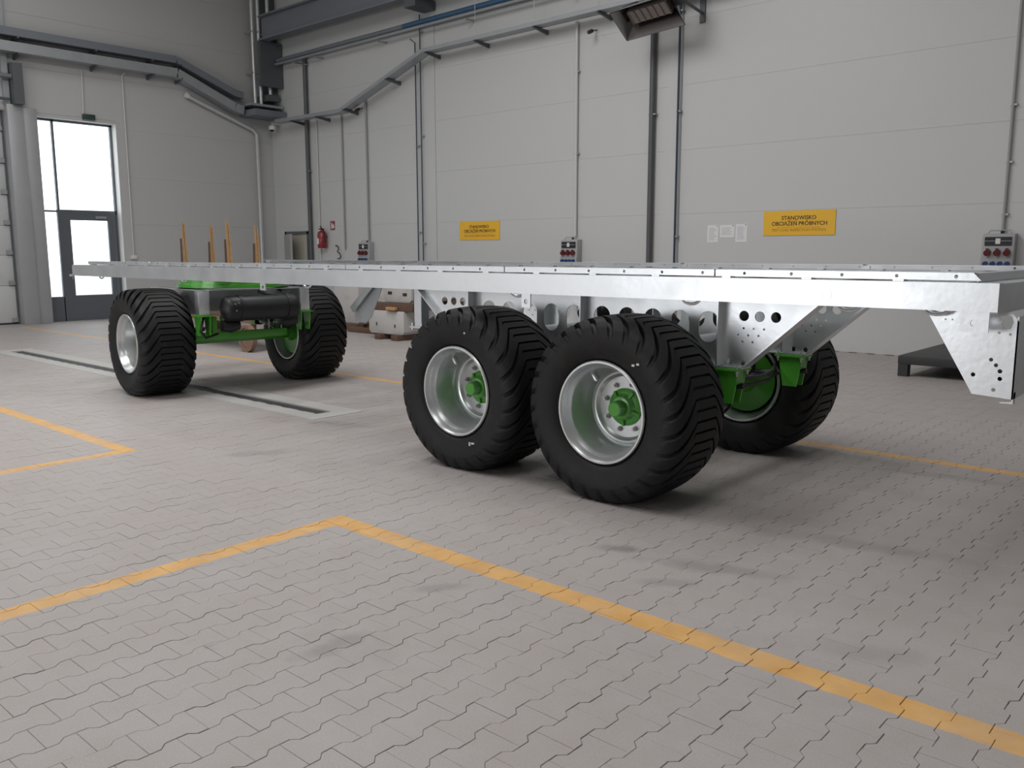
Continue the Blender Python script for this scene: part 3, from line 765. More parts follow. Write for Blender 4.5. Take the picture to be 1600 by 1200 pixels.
for s in (-1, 1):
    for x in (-0.58, 0.60):
        hb = D()
        for dd in (-1, 1): hb.prism([(x - 0.08, 0.88), (x + 0.08, 0.88), (x + 0.07, 0.79), (x + 0.045, 0.66), (x - 0.045, 0.66), (x - 0.07, 0.79)], 'y', s * 0.60 + dd * 0.055 - 0.006, s * 0.60 + dd * 0.055 + 0.006)
        hb.box(x - 0.10, x + 0.10, s * 0.60 - 0.085, s * 0.60 + 0.085, 0.868, 0.879); hg = hb.build('spring_hanger', 'green', tr)
    sp = D()
    for lay in range(3):
        hl = 0.60 - 0.17 * lay
        sp.tube([(t * hl, s * 0.60, 0.675 + 0.05 * t * t - 0.024 * lay) for t in (-1, -0.6, -0.2, 0.2, 0.6, 1)], 0.02, 6)
    sp.build('leaf_spring', 'black_paint', tr, smooth=40)
    cl = D(); cl.box(-0.07, 0.07, s * 0.60 - 0.045, s * 0.60 + 0.045, 0.70, 0.72)
    for sx in (-0.05, 0.05):
        for sy in (-0.035, 0.035): cl.cyl((sx, s * 0.60 + sy, 0.57), (sx, s * 0.60 + sy, 0.755), 0.008, 8)
    cl.build('spring_clamp', 'green', tr)
D().box(-0.055, 0.055, -0.70, 0.70, CZ - 0.055, CZ + 0.055).build('axle_beam', 'green', tr, bevel=0.008)
# lower steering bar in front of the axle with bolted clamps
D().box(0.30, 0.36, -0.62, 0.52, 0.575, 0.665).build('steering_bar', 'green', tr, bevel=0.006)
for yy in (0.30, 0.46): D().cyl((0.33, yy, 0.66), (0.33, yy, 0.78), 0.010, 8).cyl((0.33, yy, 0.73), (0.33, yy, 0.75), 0.018, 6).build('bolt', 'galv', tr)
for yy in (-0.36, -0.28): D().box(0.30, 0.36, yy - 0.03 if yy < -0.3 else yy, yy + 0.02, 0.66, 0.84).build('bracket', 'green', tr)
# air reservoir across the dolly
tk = D().lathe((0.72, -0.44, 0.945), (0, 1, 0), [(0, 0.0), (0.01, 0.07), (0.03, 0.115), (0.06, 0.135), (0.08, 0.138), (0.84, 0.138), (0.86, 0.135), (0.89, 0.115), (0.91, 0.07), (0.92, 0.0)], 32).build('air_tank', 'black_paint', tr, smooth=40)
for yy in (-0.26, 0.30): D().lathe((0.72, yy, 0.945), (0, 1, 0), [(0, 0.139), (0, 0.145), (0.04, 0.145), (0.04, 0.139)], 32, close=True).build('tank_strap', 'black_paint', tk)
for yy, zz in ((-0.34, 1.00), (-0.30, 1.01), (-0.33, 0.93)): D().cyl((0.845, yy, zz), (0.865, yy, zz), 0.010, 8).build('drain_plug', 'steel_bolt', tk)
D().lathe((0.66, -0.42, 0.755), (0, 1, 0), [(0, 0.0), (0.005, 0.06), (0.08, 0.075), (0.10, 0.08), (0.12, 0.075), (0.20, 0.05), (0.205, 0.0)], 24).build('brake_chamber', 'black_paint', tr, smooth=40)
D().lathe((0.62, 0.30, 0.78), (0, 1, 0), [(0, 0.0), (0.005, 0.055), (0.08, 0.07), (0.12, 0.07), (0.20, 0.05), (0.205, 0.0)], 24).build('brake_chamber', 'black_paint', tr, smooth=40)
D().tube([(0.5, 0.35, 1.13), (0.62, 0.33, 1.12), (0.70, 0.30, 1.085), (0.74, 0.22, 1.07), (0.72, 0.1, 1.09), (0.66, 0.02, 1.12)], 0.016, 8).build('air_hose', 'rubber_hose', tr, smooth=40)
D().tube([(0.62, -0.60, 0.86), (0.72, -0.68, 0.72), (0.66, -0.60, 0.64), (0.5, -0.4, 0.66)], 0.014, 8).build('air_hose', 'rubber_hose', tr, smooth=40)
# short drawbar stub
D().bar((-0.70, -0.30, 0.98), (-1.25, -0.12, 0.92), 0.08, 0.10).bar((-0.70, 0.30, 0.98), (-1.25, 0.12, 0.92), 0.08, 0.10).build('drawbar_stub', 'galv', tr)
# bolts with bright washers on the turntable
for a in range(0, 360, 30):
    c, s_ = math.cos(math.radians(a)), math.sin(math.radians(a))
    D().cyl((0.10 + 0.60 * c, 0.60 * s_, 1.255), (0.10 + 0.60 * c, 0.60 * s_, 1.284), 0.016, 6).build('turntable_bolt', 'galv', tr)

# ================================================================== THINGS AGAINST THE BACK WALL
def text_mesh(s, size, cx, z, y, m, parent, name='lettering', bold=0.0, xscale=1.0):
    cu = bpy.data.curves.new('t', 'FONT'); cu.body = s; cu.size = size; cu.align_x = 'CENTER'; cu.extrude = 0.0008; cu.resolution_u = 3; cu.offset = bold
    t = bpy.data.objects.new('t', cu); COL.objects.link(t)
    dg = bpy.context.evaluated_depsgraph_get(); me = bpy.data.meshes.new_from_object(t.evaluated_get(dg))
    bpy.data.objects.remove(t); bpy.data.curves.remove(cu)
    org = ORG[parent.name]
    for v in me.vertices:
        a, b_, c = v.co; v.co = Vector((cx + a * xscale, y - c, z + b_)) - org
    me.materials.clear(); me.materials.append(MATS[m]); me.name = name
    o = bpy.data.objects.new(name, me); COL.objects.link(o); o.parent = parent; ORG[o.name] = org
    return o


for (x0, x1, lab) in ((-6.54, -5.35, 'yellow wall sign with black capital lettering, right of the pinned papers'),
                      (-13.60, -12.42, 'yellow wall sign with black capital lettering, left of the middle socket box')):
    cx = (x0 + x1) / 2
    sg = empty('wall_sign', (cx, YW, 1.81), lab, 'sign', 'yellow test-station signs on the back wall')
    B().box(x0, x1, YW - 0.012, YW - 0.001, 1.81, 2.20).build('sign_board', 'sign_yellow', sg)
    text_mesh('STANOWISKO', 0.088, cx, 2.058, YW - 0.0135, 'ink_black', sg, bold=0.0012)
    text_mesh('OBCIĄŻEŃ', 0.088, cx - 0.236, 1.968, YW - 0.0135, 'ink_black', sg, bold=0.0012)
    text_mesh('PRÓBNYCH', 0.088, cx + 0.236, 1.968, YW - 0.0135, 'ink_black', sg, bold=0.0012)
    B().box(cx - 0.36, cx + 0.36, YW - 0.0145, YW - 0.012, 1.934, 1.937).build('rule', 'ink_brown', sg)
    text_mesh('TEST LOAD INSPECTION STATION', 0.058, cx, 1.876, YW - 0.0135, 'ink_brown', sg)

for (x0, x1, z0, z1, lab) in ((-7.57, -7.36, 1.71, 2.00, 'leftmost of three white paper sheets pinned on the back wall'),
                              (-7.33, -7.06, 1.79, 2.00, 'middle landscape sheet of three white papers pinned on the back wall'),
                              (-7.04, -6.83, 1.71, 2.01, 'rightmost of three white paper sheets, nearest the large yellow sign')):
    pp = empty('paper_sheet', ((x0 + x1) / 2, YW, z0), lab, 'paper', 'paper sheets pinned to the back wall')
    B().box(x0, x1, YW - 0.004, YW - 0.001, z0, z1).build('sheet', 'paper', pp)
    ln = B(); z = z1 - 0.05
    while z > z0 + 0.03:
        ln.box(x0 + 0.03, x1 - random.uniform(0.03, 0.09), YW - 0.0048, YW - 0.004, z, z + 0.006); z -= 0.022
    ln.build('printed_lines', 'ink_grey', pp)
    B().cyl((x1 - 0.03, YW - 0.004, z1 - 0.015), (x1 - 0.03, YW - 0.010, z1 - 0.015), 0.008, 8).build('pin', 'ink_black', pp)


def socket_box(cx, lab):
    t = empty('socket_box', (cx, YW, 1.31), lab, 'socket box', 'industrial socket boxes on the back wall')
    w, z0, z1, yb = 0.20, 1.31, 1.79, YW - 0.16
    B().prism([(YW - 0.001, z0), (YW - 0.001, z1), (yb + 0.03, z1), (yb, z1 - 0.03), (yb, z0 + 0.20), (yb - 0.03, z0 + 0.03), (yb - 0.02, z0)], 'x', cx - w, cx + w).build('housing', 'box_grey', t, bevel=0.008)
    lid = B().box(cx - 0.165, cx + 0.165, yb - 0.014, yb + 0.01, z1 - 0.16, z1 - 0.045).build('breaker_window', 'smoke_lid', t)
    B().box(cx - 0.165, cx + 0.165, yb - 0.018, yb - 0.013, z1 - 0.103, z1 - 0.096).build('window_bar', 'box_grey', lid)
    B().box(cx - 0.03, cx + 0.03, yb - 0.022, yb - 0.012, z1 - 0.14, z1 - 0.065).build('breaker_switch', 'plastic_white', lid)
    for dx in (-0.12, 0.0, 0.12):
        k = B().cyl((cx + dx, yb - 0.005, z1 - 0.25), (cx + dx, yb - 0.07, z1 - 0.265), 0.040, 16).build('red_socket', 'red_socket', t)
        B().box(cx + dx - 0.015, cx + dx + 0.015, yb - 0.065, yb - 0.02, z1 - 0.222, z1 - 0.198).build('socket_lid', 'red_socket', k)
    for dx in (-0.135, -0.045, 0.045, 0.135):
        B().cyl((cx + dx, yb - 0.015, z0 + 0.075), (cx + dx, yb - 0.058, z0 + 0.068), 0.032, 16).build('blue_socket', 'blue_socket', t)
    B().tube([(cx - 0.15, yb + 0.06, z1), (cx - 0.12, yb + 0.06, z1 + 0.045), (cx + 0.12, yb + 0.06, z1 + 0.045), (cx + 0.15, yb + 0.06, z1)], 0.008, 8).build('carrying_handle', 'box_grey', t)
    B().cyl((cx + 0.02, YW - 0.06, z1 - 0.005), (cx + 0.02, YW - 0.06, z1 + 0.04), 0.022, 10).build('cable_gland', 'ink_black', t)
    return t


socket_box(-3.03, 'grey socket box with red and blue outlets, largest, at the right edge')
socket_box(-10.47, 'grey socket box with red and blue outlets between the two yellow signs')
socket_box(-16.73, 'grey socket box farthest left, right of the red fire extinguisher')


def pipe(name, x, z0, z1, r, m, lab, cat='pipe', y=None, clips=(), n=12, top=None):
    yy = YW - r - 0.02 if y is None else y
    t = empty(name, (x, yy, z0), lab, cat)
    B().tube([(x, yy, z0), (x, yy, z1)] + ([top] if top else []), r, n).build('tube', m, t, smooth=40)
    for z in clips: B().box(x - r - 0.012, x + r + 0.03, yy - r * 0.6, YW - 0.001, z - 0.012, z + 0.012).build('pipe_clip', 'galv_dull', t)
    return t


pipe('cable_conduit', -3.01, 1.83, ZC - 0.1, 0.020, 'conduit_grey', 'thin grey conduit rising from the right-edge socket box', 'conduit', clips=(2.05, 2.75, 3.5))
pipe('cable_conduit', -10.40, 1.86, 5.80, 0.030, 'cable_white', 'pale conduit rising from the middle socket box to the cable tray', 'conduit', clips=(3.4, 4.9))
pipe('cable_conduit', -16.66, 1.84, 5.15, 0.024, 'conduit_grey', 'grey conduit rising from the leftmost socket box to the tray', 'conduit')
pipe('cable_conduit', -17.60, 1.62, 4.86, 0.020, 'conduit_grey', 'short grey conduit ending above the wall hook', 'conduit')
pipe('cable_conduit', -18.62, 1.36, 4.86, 0.016, 'cable_white', 'thin pale conduit passing just left of the fire extinguisher', 'conduit')
pipe('drain_pipe', -18.98, 0.05, 6.42, 0.052, 'downpipe', 'thick dark drain pipe beside the doorway in the back wall', clips=(1.0, 3.6, 6.2))
pipe('drain_pipe', -8.70, 0.05, 7.9, 0.052, 'downpipe', 'thick dark drain pipe running down under the wall heater', clips=(1.2, 3.95, 6.6))
pipe('air_pipe', -8.17, 0.35, 8.2, 0.019, 'dark_blue_pipe', 'slim blue air pipe running past the right end of the heater', clips=(1.82, 3.95, 5.6), y=YW - 0.08)
pipe('air_pipe', -14.86, 0.4, 6.10, 0.014, 'dark_blue_pipe', 'left one of two thin dark blue pipes beside a column cover', clips=(2.0, 3.9, 5.9), y=YW - 0.08, top=(-14.95, YW - 0.14, 6.18))
pipe('air_pipe', -14.70, 0.4, 6.66, 0.014, 'dark_blue_pipe', 'right one of two thin dark blue pipes beside a column cover', clips=(1.75, 4.1, 6.3), y=YW - 0.08)

# long blue compressed-air main with its brackets
bm_ = empty('air_main_pipe', (-13, 13.36, 6.4), 'long blue compressed air main pipe sloping along the upper back wall', 'pipe')
B().cyl((-15.1, 13.36, 6.455), (-6.0, 13.36, 6.52), 0.055, 16).build('main_tube', 'blue_pipe', bm_, smooth=40)
B().cyl((-19.98, 13.36, 6.42), (-15.1, 13.36, 6.455), 0.050, 16).build('bare_tube', 'steel_beam', bm_, smooth=40)
B().cyl((-19.98, 13.30, 6.32), (-6.0, 13.30, 6.40), 0.032, 12).build('parallel_tube', 'galv_dull', bm_, smooth=40)
for x in (-19.2, -18.3, -15.9, -13.1, -10.4): B().bar((x, YW - 0.002, 6.27), (x, 13.26, 6.26), 0.04, 0.03).build('bracket', 'galv_dull', bm_)

# crane runway beam (I section)
ib = empty('crane_runway_beam', (-15, 13.0, 6.9), 'dark steel I-beam running below the roof at upper left', 'beam')
B().box(-20.1, -6.5, 12.90, 13.14, 7.42, 7.46).box(-20.1, -6.5, 12.90, 13.14, 6.86, 6.90).box(-20.1, -6.5, 13.01, 13.03, 6.90, 7.42).build('i_section', 'steel_beam', ib)
B().box(-14.62, -14.26, 12.95, YW - 0.02, 6.68, 6.858).build('wall_corbel', 'steel_dark', ib)
B().box(-20.13, -20.01, 12.88, YW - 0.02, 5.75, 6.855).build('wall_corbel', 'steel_dark', ib)

# ---- cable tray on the back wall
ct = empty('cable_tray', (-14, 13.4, 4.8), 'galvanized cable tray stepping up along the back wall', 'cable tray')
path = [(-19.86, 4.85), (-17.18, 4.83), (-14.26, 5.76), (-6.6, 5.82)]
for (a, b_) in zip(path[:-1], path[1:]):
    sec = B(); mid = lambda y: ((a[0], y, a[1]), (b_[0], y, b_[1]))
    sec.bar(*mid(13.245), 0.25, 0.006); p, q = mid(13.12); sec.bar((p[0], p[1], p[2] + 0.035), (q[0], q[1], q[2] + 0.035), 0.006, 0.08)
    p, q = mid(13.37); sec.bar((p[0], p[1], p[2] + 0.035), (q[0], q[1], q[2] + 0.035), 0.006, 0.08)
    s1 = sec.build('tray_section', 'galv_dull', ct)


def tray_z(x):
    for a, b_ in zip(path[:-1], path[1:]):
        if a[0] <= x <= b_[0]: return a[1] + (b_[1] - a[1]) * (x - a[0]) / (b_[0] - a[0])
    return path[-1][1]


for x in (-19.15, -18.1, -17.0, -15.45, -14.15, -12.7, -11.15, -9.65):
    z = tray_z(x)
    B().prism([(13.09, z - 0.012), (YW - 0.001, z - 0.012), (YW - 0.001, z - 0.10), (13.09, z - 0.035)], 'x', x - 0.02, x + 0.02).build('tray_bracket', 'steel_dark', ct)
for x in (-12.7, -11.15, -9.65):
    B().cyl((x, 13.14, tray_z(x)), (x, 13.14, 6.85 if x < -6.5 else ZC), 0.006, 6).build('hanger_rod', 'galv_dull', ct)
for y in (13.17, 13.21, 13.28):
    B().tube([(p[0], y, p[1] + 0.02) for p in path], 0.014, 6).build('cable', 'rubber_hose' if y > 13.25 else 'conduit_grey', ct)

# ---- infra-red wall heater
ht = empty('wall_heater', (-8.3, 13.0, 5.1), 'tilted steel infrared heater hanging high on the back wall', 'heater')
HX = Matrix.Translation((-8.30, 12.70, 5.42)) @ Matrix.Rotation(math.radians(-4), 4, 'Y') @ Matrix.Rotation(math.radians(-36), 4, 'X')
hood = B(HX); L2, W2, l2, w2 = 0.56, 0.30, 0.40, 0.14
top = [(-l2, -w2, 0.16), (l2, -w2, 0.16), (l2, w2, 0.16), (-l2, w2, 0.16)]; bot = [(-L2, -W2, -0.12), (L2, -W2, -0.12), (L2, W2, -0.12), (-L2, W2, -0.12)]
hood._add(top + bot, [(0, 1, 5, 4), (1, 2, 6, 5), (2, 3, 7, 6), (3, 0, 4, 7)])
hood._add([(x * 1.02, y * 1.03, z + 0.012) for x, y, z in top] + [(x * 1.02, y * 1.03, z + 0.004) for x, y, z in bot], [(0, 4, 5, 1), (1, 5, 6, 2), (2, 6, 7, 3), (3, 7, 4, 0), (0, 1, 2, 3)])
hood.build('reflector_hood', 'heater_steel', ht)
B(HX).box(-0.38, 0.38, -0.12, 0.12, 0.02, 0.14).build('burner_plate', 'burner', ht)
for i in range(7): B(HX).box(-0.36 + i * 0.12 - 0.01, -0.36 + i * 0.12 + 0.01, -0.12, 0.12, 0.005, 0.02).build('burner_grid', 'heater_steel', ht)
B(HX).box(0.40, 0.60, -0.10, 0.10, 0.14, 0.30).build('gas_control', 'steel_dark', ht)
B().tube([(-7.78, 12.75, 5.62), (-7.78, 13.1, 5.55), (-7.78, YW - 0.02, 5.50)], 0.025, 8).tube([(-7.78, 12.70, 5.70), (-7.78, YW - 0.02, 5.95)], 0.02, 8).box(-7.83, -7.73, YW - 0.03, YW - 0.001, 5.35, 6.4).build('wall_arm', 'steel_dark', ht)
B().tube([(-8.85, 12.75, 5.62), (-8.85, YW - 0.02, 5.95)], 0.02, 8).build('wall_arm', 'steel_dark', ht)

# ---- fire extinguisher, its sign, wall hook
fe = empty('fire_extinguisher', (-18.42, YW - 0.12, 1.66), 'red fire extinguisher mounted on the back wall left of the sockets', 'extinguisher')
B().lathe((-18.42, YW - 0.13, 1.66), (0, 0, 1), [(0, 0.0), (0.0, 0.10), (0.02, 0.113), (0.36, 0.113), (0.41, 0.085), (0.435, 0.035), (0.46, 0.03), (0.46, 0.0)], 28).build('cylinder', 'red', fe, smooth=40)
B().box(-18.445, -18.395, YW - 0.20, YW - 0.07, 2.12, 2.15).bar((-18.42, YW - 0.12, 2.15), (-18.39, YW - 0.20, 2.21), 0.025, 0.012).build('valve_handle', 'ink_black', fe)
B().tube([(-18.37, YW - 0.12, 2.12), (-18.30, YW - 0.13, 2.06), (-18.305, YW - 0.12, 1.80)], 0.012, 8).build('hose', 'rubber_hose', fe)
B().box(-18.47, -18.40, YW - 0.248, YW - 0.238, 1.76, 1.90).build('label_plate', 'plastic_white', fe)
B().box(-18.47, -18.37, YW - 0.03, YW - 0.001, 1.9, 1.97).build('wall_bracket', 'steel_dark', fe)
es = empty('extinguisher_sign', (-18.13, YW, 2.10), 'small red and white fire extinguisher sign on the wall', 'sign')
B().box(-18.22, -18.04, YW - 0.006, YW - 0.001, 2.11, 2.33).build('sign_plate', 'red', es)
B().box(-18.18, -18.13, YW - 0.008, YW - 0.006, 2.14, 2.27).box(-18.165, -18.145, YW - 0.008, YW - 0.006, 2.27, 2.30).prism([(-18.11, 2.15), (-18.07, 2.15), (-18.06, 2.21), (-18.09, 2.27), (-18.12, 2.21)], 'y', YW - 0.008, YW - 0.006).build('pictogram', 'plastic_white', es)
hk = empty('wall_hook', (-17.85, YW - 0.06, 1.38), 'dark curled hanging cable below the short grey conduit', 'cable')
B().tube([(-17.98, YW - 0.03, 1.72), (-17.88, YW - 0.05, 1.70), (-17.86, YW - 0.05, 1.62), (-17.92, YW - 0.05, 1.57), (-17.82, YW - 0.06, 1.54), (-17.76, YW - 0.06, 1.46), (-17.80, YW - 0.06, 1.40), (-17.90, YW - 0.06, 1.40)], 0.013, 8).build('hanging_cable', 'rubber_hose', hk, smooth=60)
B().cyl((-17.98, YW - 0.001, 1.72), (-17.98, YW - 0.05, 1.72), 0.015, 8).build('wall_peg', 'steel_dark', hk)

# ---- cameras
for (x, z, y, lab, nm) in ((-20.24, 4.72, 13.30, 'white round camera below the tray in the hall corner', 'dome_camera'), (-16.82, 4.90, 13.44, 'small black camera below the sloping part of the tray', 'bullet_camera'),
                           (-9.98, 5.55, 13.40, 'small black camera below the level tray left of the heater', 'bullet_camera')):
    c = empty(nm, (x, y, z), lab, 'camera')
    if nm == 'dome_camera':
        B().lathe((x, y, z + 0.10), (0, 0, -1), [(0, 0.09), (0.05, 0.10), (0.10, 0.095), (0.10, 0.0)], 24).build('housing', 'plastic_white', c, smooth=40)
        B().lathe((x, y - 0.02, z - 0.002), (0.3, -0.6, -1), [(0, 0.055), (0.03, 0.045), (0.05, 0.0)], 18).build('lens', 'ink_black', c, smooth=40)
        B().cyl((x, y, z + 0.10), (x, y, z + 0.16), 0.02, 8).box(x - 0.05, x + 0.05, y - 0.02, YW - 0.001, z + 0.14, z + 0.16).build('bracket', 'plastic_white', c)
    else:
        B().cyl((x, y, z), (x + 0.02, y - 0.12, z - 0.05), 0.035, 14).build('housing', 'ink_black', c)
        B().cyl((x, y, z), (x, YW - 0.001, z + 0.04), 0.012, 8).build('bracket', 'steel_dark', c)

# ================================================================== CORNER DUCTS, LEFT WALL TRAYS
for (y, x, z0, lab) in ((12.90, -20.36, 5.303, 'leftmost of three vertical foil-wrapped pipes in the hall corner'),
                        (13.05, -20.32, 5.303, 'middle one of three vertical foil-wrapped pipes in the hall corner'),
                        (13.27, -20.22, 5.585, 'rightmost of three vertical foil-wrapped pipes in the hall corner')):
    t = empty('foil_pipe', (x, y, z0), lab, 'pipe', 'foil-wrapped pipes in the corner')
    B().cyl((x, y, z0), (x, y, ZC), 0.045, 16).build('wrapped_tube', 'insulation', t, smooth=40)
    if z0 > 5.5: B().box(XL + 0.02, -20.10, 13.14, 13.45, 5.42, 5.58).build('base_box', 'steel_dark', t)
    for z in (6.1, 7.1): B().box(XL + 0.001, x + 0.05, y - 0.06, y - 0.045, z, z + 0.03).build('pipe_clip', 'galv_dull', t)
# low channel box that the foil pipes stand on
cb = empty('corner_channel', (-20.3, 13.1, 5.0), 'stacked steel channels bridging the corner under the foil pipes', 'channel')
B().box(XL + 0.02, -20.02, 12.55, 13.50, 5.24, 5.30).build('upper_channel', 'galv_dull', cb)
B().box(XL + 0.02, -19.90, 12.60, 13.50, 5.00, 5.15).build('lower_channel', 'steel_beam', cb)

for (dz, w, m, lab, zs) in ((0.0, 0.16, 'steel_beam', 'upper dark steel tray running along the left wall', (6.02, 6.02, 5.36, 5.32)), (-0.30, 0.20, 'galv_dull', 'lower grey cable tray running along the left wall', (5.70, 5.70, 4.98, 4.94))):
    t = empty('cable_tray', (XL + 0.2, 9, zs[3]), lab, 'cable tray')
    pth = [(6.2, zs[0]), (10.80, zs[1]), (12.30, zs[2] + 0.1), (12.54, zs[2] + 0.06)]
    for a, b_ in zip(pth[:-1], pth[1:]):
        B().bar((XL + 0.22, a[0], a[1]), (XL + 0.22, b_[0], b_[1]), 0.26, 0.008).bar((XL + 0.35, a[0], a[1] + w / 2), (XL + 0.35, b_[0], b_[1] + w / 2), 0.008, w).bar((XL + 0.09, a[0], a[1] + w / 2), (XL + 0.09, b_[0], b_[1] + w / 2), 0.008, w).build('tray_section', m, t)
    for y in (7.3, 8.9, 10.2, 10.9):
        B().prism([(XL + 0.001, zs[0] - 0.006), (XL + 0.36, zs[0] - 0.006), (XL + 0.36, zs[0] - 0.04), (XL + 0.001, zs[0] - 0.11)], 'y', y - 0.02, y + 0.02).build('tray_bracket', 'steel_dark', t)

ec = empty('exit_light', (XL + 0.05, 8.76, 4.52), 'dark emergency exit light above the glazed entrance', 'light fitting')
B().box(XL + 0.001, XL + 0.07, 8.63, 8.90, 4.52, 4.64).build('housing', 'exit_green', ec, bevel=0.006)
B().tube([(XL + 0.03, 8.64, 4.63), (XL + 0.03, 8.66, 4.72), (XL + 0.03, 8.68, 5.58)], 0.016, 8).build('feed_conduit', 'cable_white', ec)
sw = empty('wall_switch', (XL + 0.03, 9.58, 1.42), 'white switch on the left wall beside the glazed entrance', 'switch')
B().box(XL + 0.001, XL + 0.06, 9.52, 9.66, 1.40, 1.49).build('switch_box', 'plastic_white', sw, bevel=0.008)
B().tube([(XL + 0.03, 9.59, 1.48), (XL + 0.03, 9.59, 5.60), (XL + 0.08, 9.64, 5.66)], 0.018, 8).build('feed_conduit', 'cable_white', sw)
gp = empty('foil_pipe', (XL + 0.05, 13.0, 0.0), 'silver foil-wrapped pipe coming down the left wall beside the corner', 'pipe')
B().tube([(XL + 0.10, 11.15, 5.34), (XL + 0.10, 11.3, 5.28), (XL + 0.10, 12.9, 4.72), (XL + 0.10, 13.03, 4.60), (XL + 0.10, 13.04, 0.03)], 0.05, 12).build('wrapped_tube', 'insulation', gp, smooth=40)
B().cyl((XL + 0.10, 11.10, 5.36), (XL + 0.10, 11.17, 5.33), 0.065, 12).build('end_cap', 'plastic_white', gp)
# gate lifting gear above the gate
gs = empty('gate_shaft', (-20.5, 6.5, 5.0), 'dark lifting shaft and guide of the sectional gate at left edge', 'gate gear')
B().cyl((-20.48, 3.0, 5.22), (-20.48, 7.28, 5.22), 0.05, 14).build('shaft', 'steel_beam', gs, smooth=40)
B().box(-20.62, -20.38, 7.16, 7.36, 4.66, 5.50).build('end_bracket', 'steel_dark', gs)
B().box(-20.655, -20.59, 7.02, 7.14, 4.66, 8.4).build('vertical_guide', 'galv_dull', gs)
B().cyl((-20.48, 7.1, 4.75), (-20.48, 4.0, 4.75), 0.03, 10).build('track_rail', 'steel_dark', gs)

# ================================================================== BLOCKS, CART, PLATFORM BEHIND THE TRAILER
def block(name, x0, x1, y0, y1, z0, z1, lab, slots=(), marks=()):
    t = empty(name, ((x0 + x1) / 2, (y0 + y1) / 2, z0), lab, 'ballast block', 'white concrete ballast blocks behind the trailer')
    c = 0.05
    B().prism([(x0 + c, z0), (x1 - c, z0), (x1, z0 + c), (x1, z1 - c * .4), (x1 - c * .4, z1), (x0 + c * .4, z1), (x0, z1 - c * .4), (x0, z0 + c)], 'y', y0, y1).build('concrete_body', 'concrete_block', t, bevel=0.008)
    for (x, z, w, h) in slots: B().box(x - w / 2, x + w / 2, y0 - 0.003, y0 + 0.01, z - h / 2, z + h / 2).build('lifting_slot', 'ink_black', t)
    for (y, z, w, h) in marks: B().box(x1 - 0.01, x1 + 0.003, y - w / 2, y + w / 2, z - h / 2, z + h / 2).build('lifting_slot', 'ink_black', t)
    return t


block('ballast_block', -12.52, -11.56, 10.1, 11.6, 0.10, 0.515, 'lower white concrete ballast block in the timber-layered stack', slots=((-12.30, 0.27, 0.03, 0.06), (-11.80, 0.25, 0.03, 0.06)), marks=((10.75, 0.22, 0.25, 0.07), (11.25, 0.42, 0.10, 0.12)))
block('ballast_block', -12.22, -11.46, 10.2, 11.5, 0.665, 1.16, 'upper white concrete ballast block with two dark slots', slots=((-12.03, 0.83, 0.11, 0.055), (-11.63, 0.81, 0.11, 0.055)))
block('ballast_block', -14.75, -13.95, 11.0, 12.3, 0.10, 1.15, 'tall white concrete ballast block left of the timber-layered stack', marks=((11.6, 0.85, 0.1, 0.1),))
block('ballast_block', -13.94, -13.30, 11.25, 12.4, 0.10, 1.05, 'greyish white concrete block behind the slanted trailer brace', slots=((-13.5, 0.45, 0.06, 0.06),))


def beam_t(x0, x1, y0, y1, z0, z1, lab, m='timber_dark'):
    o = B().box(x0, x1, y0, y1, z0, z1).build('timber_beam', m, None, bevel=0.006); tag(o, lab, 'timber', 'timber bearers of the ballast blocks'); return o


beam_t(-12.55, -11.35, 10.12, 10.26, 0.517, 0.66, 'dark timber bearer between the stacked blocks, at the front')
beam_t(-12.45, -11.30, 11.2, 11.34, 0.517, 0.66, 'dark timber bearer between the stacked blocks, at the rear')
beam_t(-12.25, -12.10, 10.0, 11.7, 0.0, 0.098, 'dark timber skid under the left half of the stacked blocks')
beam_t(-11.80, -11.62, 10.0, 11.7, 0.0, 0.098, 'dark timber skid under the right half of the stacked blocks')
beam_t(-14.6, -13.4, 11.3, 11.45, 0.0, 0.098, 'reddish timber skid under the tall left blocks', 'timber')
beam_t(-11.98, -11.72, 10.04, 10.11, 0.53, 0.59, 'short light wood offcut on the front bearer of the block stack', 'timber')
tb = beam_t(-13.8, -13.0, 10.6, 10.72, 0.0, 0.10, 'loose dark timber lying left of the block stack')
ck = tag(B().box(-14.30, -13.74, 10.78, 10.95, 0.0, 0.14).build('timber_beam', 'timber_dark', None, bevel=0.006), 'short dark timber lying before the tall left block', 'timber')

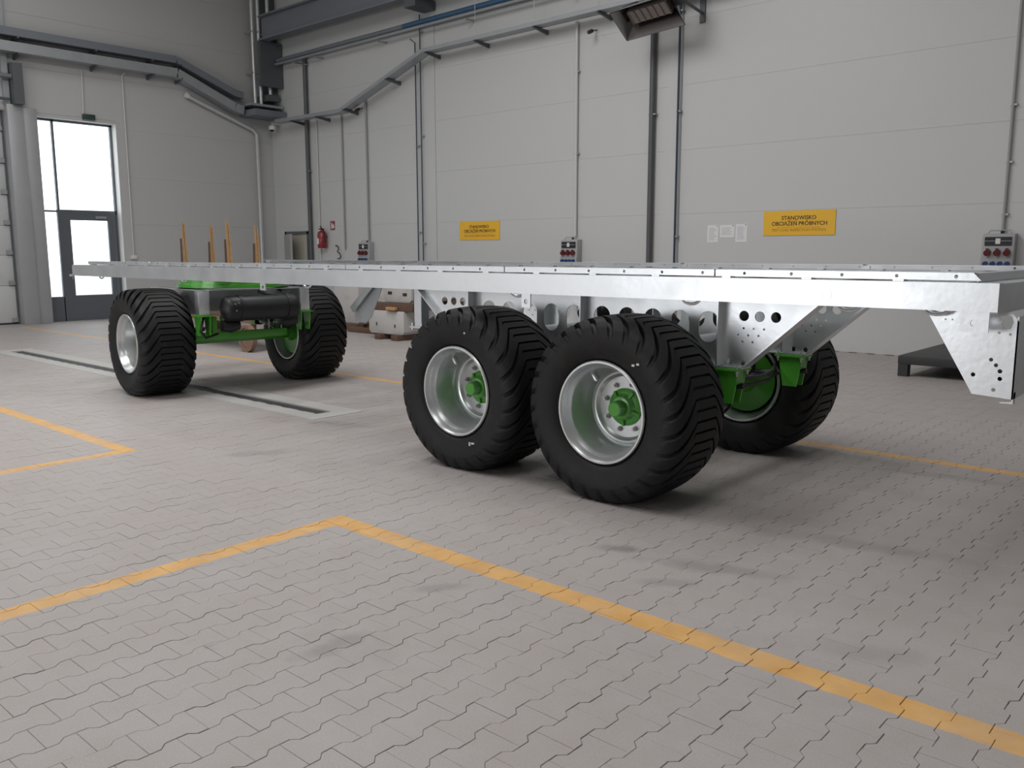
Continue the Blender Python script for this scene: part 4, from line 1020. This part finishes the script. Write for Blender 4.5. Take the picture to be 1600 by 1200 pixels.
# stake cart
cart = empty('stake_cart', (-13.5, 7.8, 0), 'rusty low cart with four pairs of upright wooden stakes behind the trailer', 'cart')
B().box(-14.75, -11.95, 7.45, 7.53, 0.44, 0.52).box(-14.75, -11.95, 8.03, 8.11, 0.44, 0.52).box(-14.75, -14.67, 7.45, 8.11, 0.44, 0.52).box(-12.03, -11.95, 7.45, 8.11, 0.44, 0.52).build('cart_frame', 'rust', cart)
for i in range(5): B().box(-14.70, -12.0, 7.46 + i * 0.13, 7.57 + i * 0.13, 0.522, 0.545).build('deck_board', 'timber_dark', cart)
for x in (-14.4, -12.15):
    B().cyl((x, 7.36, 0.215), (x, 8.20, 0.215), 0.025, 10).build('cart_axle', 'rust', cart)
    B().box(x - 0.03, x + 0.03, 7.46, 7.52, 0.22, 0.44).box(x - 0.03, x + 0.03, 8.04, 8.10, 0.22, 0.44).build('axle_stand', 'rust', cart)
    for y in (7.37, 8.17):
        w = B().lathe((x, y, 0.215), (0, 1, 0), [(-0.04, 0.17), (-0.04, 0.214), (0.04, 0.214), (0.04, 0.17)], 28, close=True).build('cart_wheel', 'rust', cart, smooth=40)
        B().lathe((x, y, 0.215), (0, 1, 0), [(-0.015, 0.17), (-0.015, 0.03), (0.015, 0.03), (0.015, 0.17)], 28, close=True).build('wheel_web', 'rust', w)
for (x, y, lean, hz) in ((-14.33, 7.5, 1, 2.09), (-12.9, 7.5, 1, 2.06), (-14.33, 8.02, 0.35, 2.04), (-12.9, 8.02, 0.4, 2.00)):
    for k, (dx, m) in enumerate(((0.0, 'timber_dark'), (0.075, 'stake_wood'), (0.135, 'stake_wood'))):
        z1 = hz - (0.30 if k == 0 else 0.0 if k == 1 else 0.06)
        xa, xb, ya = x + dx + 0.06 * lean, x + 0.055 + dx * 0.12, y + (k - 1) * 0.03
        w0, w1 = (0.032, 0.012) if k == 0 else (0.026, 0.012)
        B()._add([(xa - w0, ya - 0.013, 0.546), (xa + w0, ya - 0.013, 0.546), (xa + w0, ya + 0.013, 0.546), (xa - w0, ya + 0.013, 0.546),
                  (xb - w1, ya - 0.010, z1), (xb + w1, ya - 0.010, z1), (xb + w1, ya + 0.010, z1), (xb - w1, ya + 0.010, z1)],
                 [(0, 3, 2, 1), (4, 5, 6, 7), (0, 1, 5, 4), (1, 2, 6, 5), (2, 3, 7, 6), (3, 0, 4, 7)]).build('stake', m, cart)

# black steel platform
pf = empty('steel_platform', (-2.4, 12.2, 0), 'low black platform with thick legs standing by the back wall', 'platform')
B().box(-3.58, -0.9, 11.3, 13.3, 0.155, 0.26).build('platform_top', 'platform_black', pf, bevel=0.005)
for (x, y) in ((-3.575, 11.305), (-1.02, 11.305), (-3.575, 13.18), (-1.02, 13.18)): B().box(x, x + 0.115, y, y + 0.115, 0, 0.156).build('leg', 'platform_black', pf)
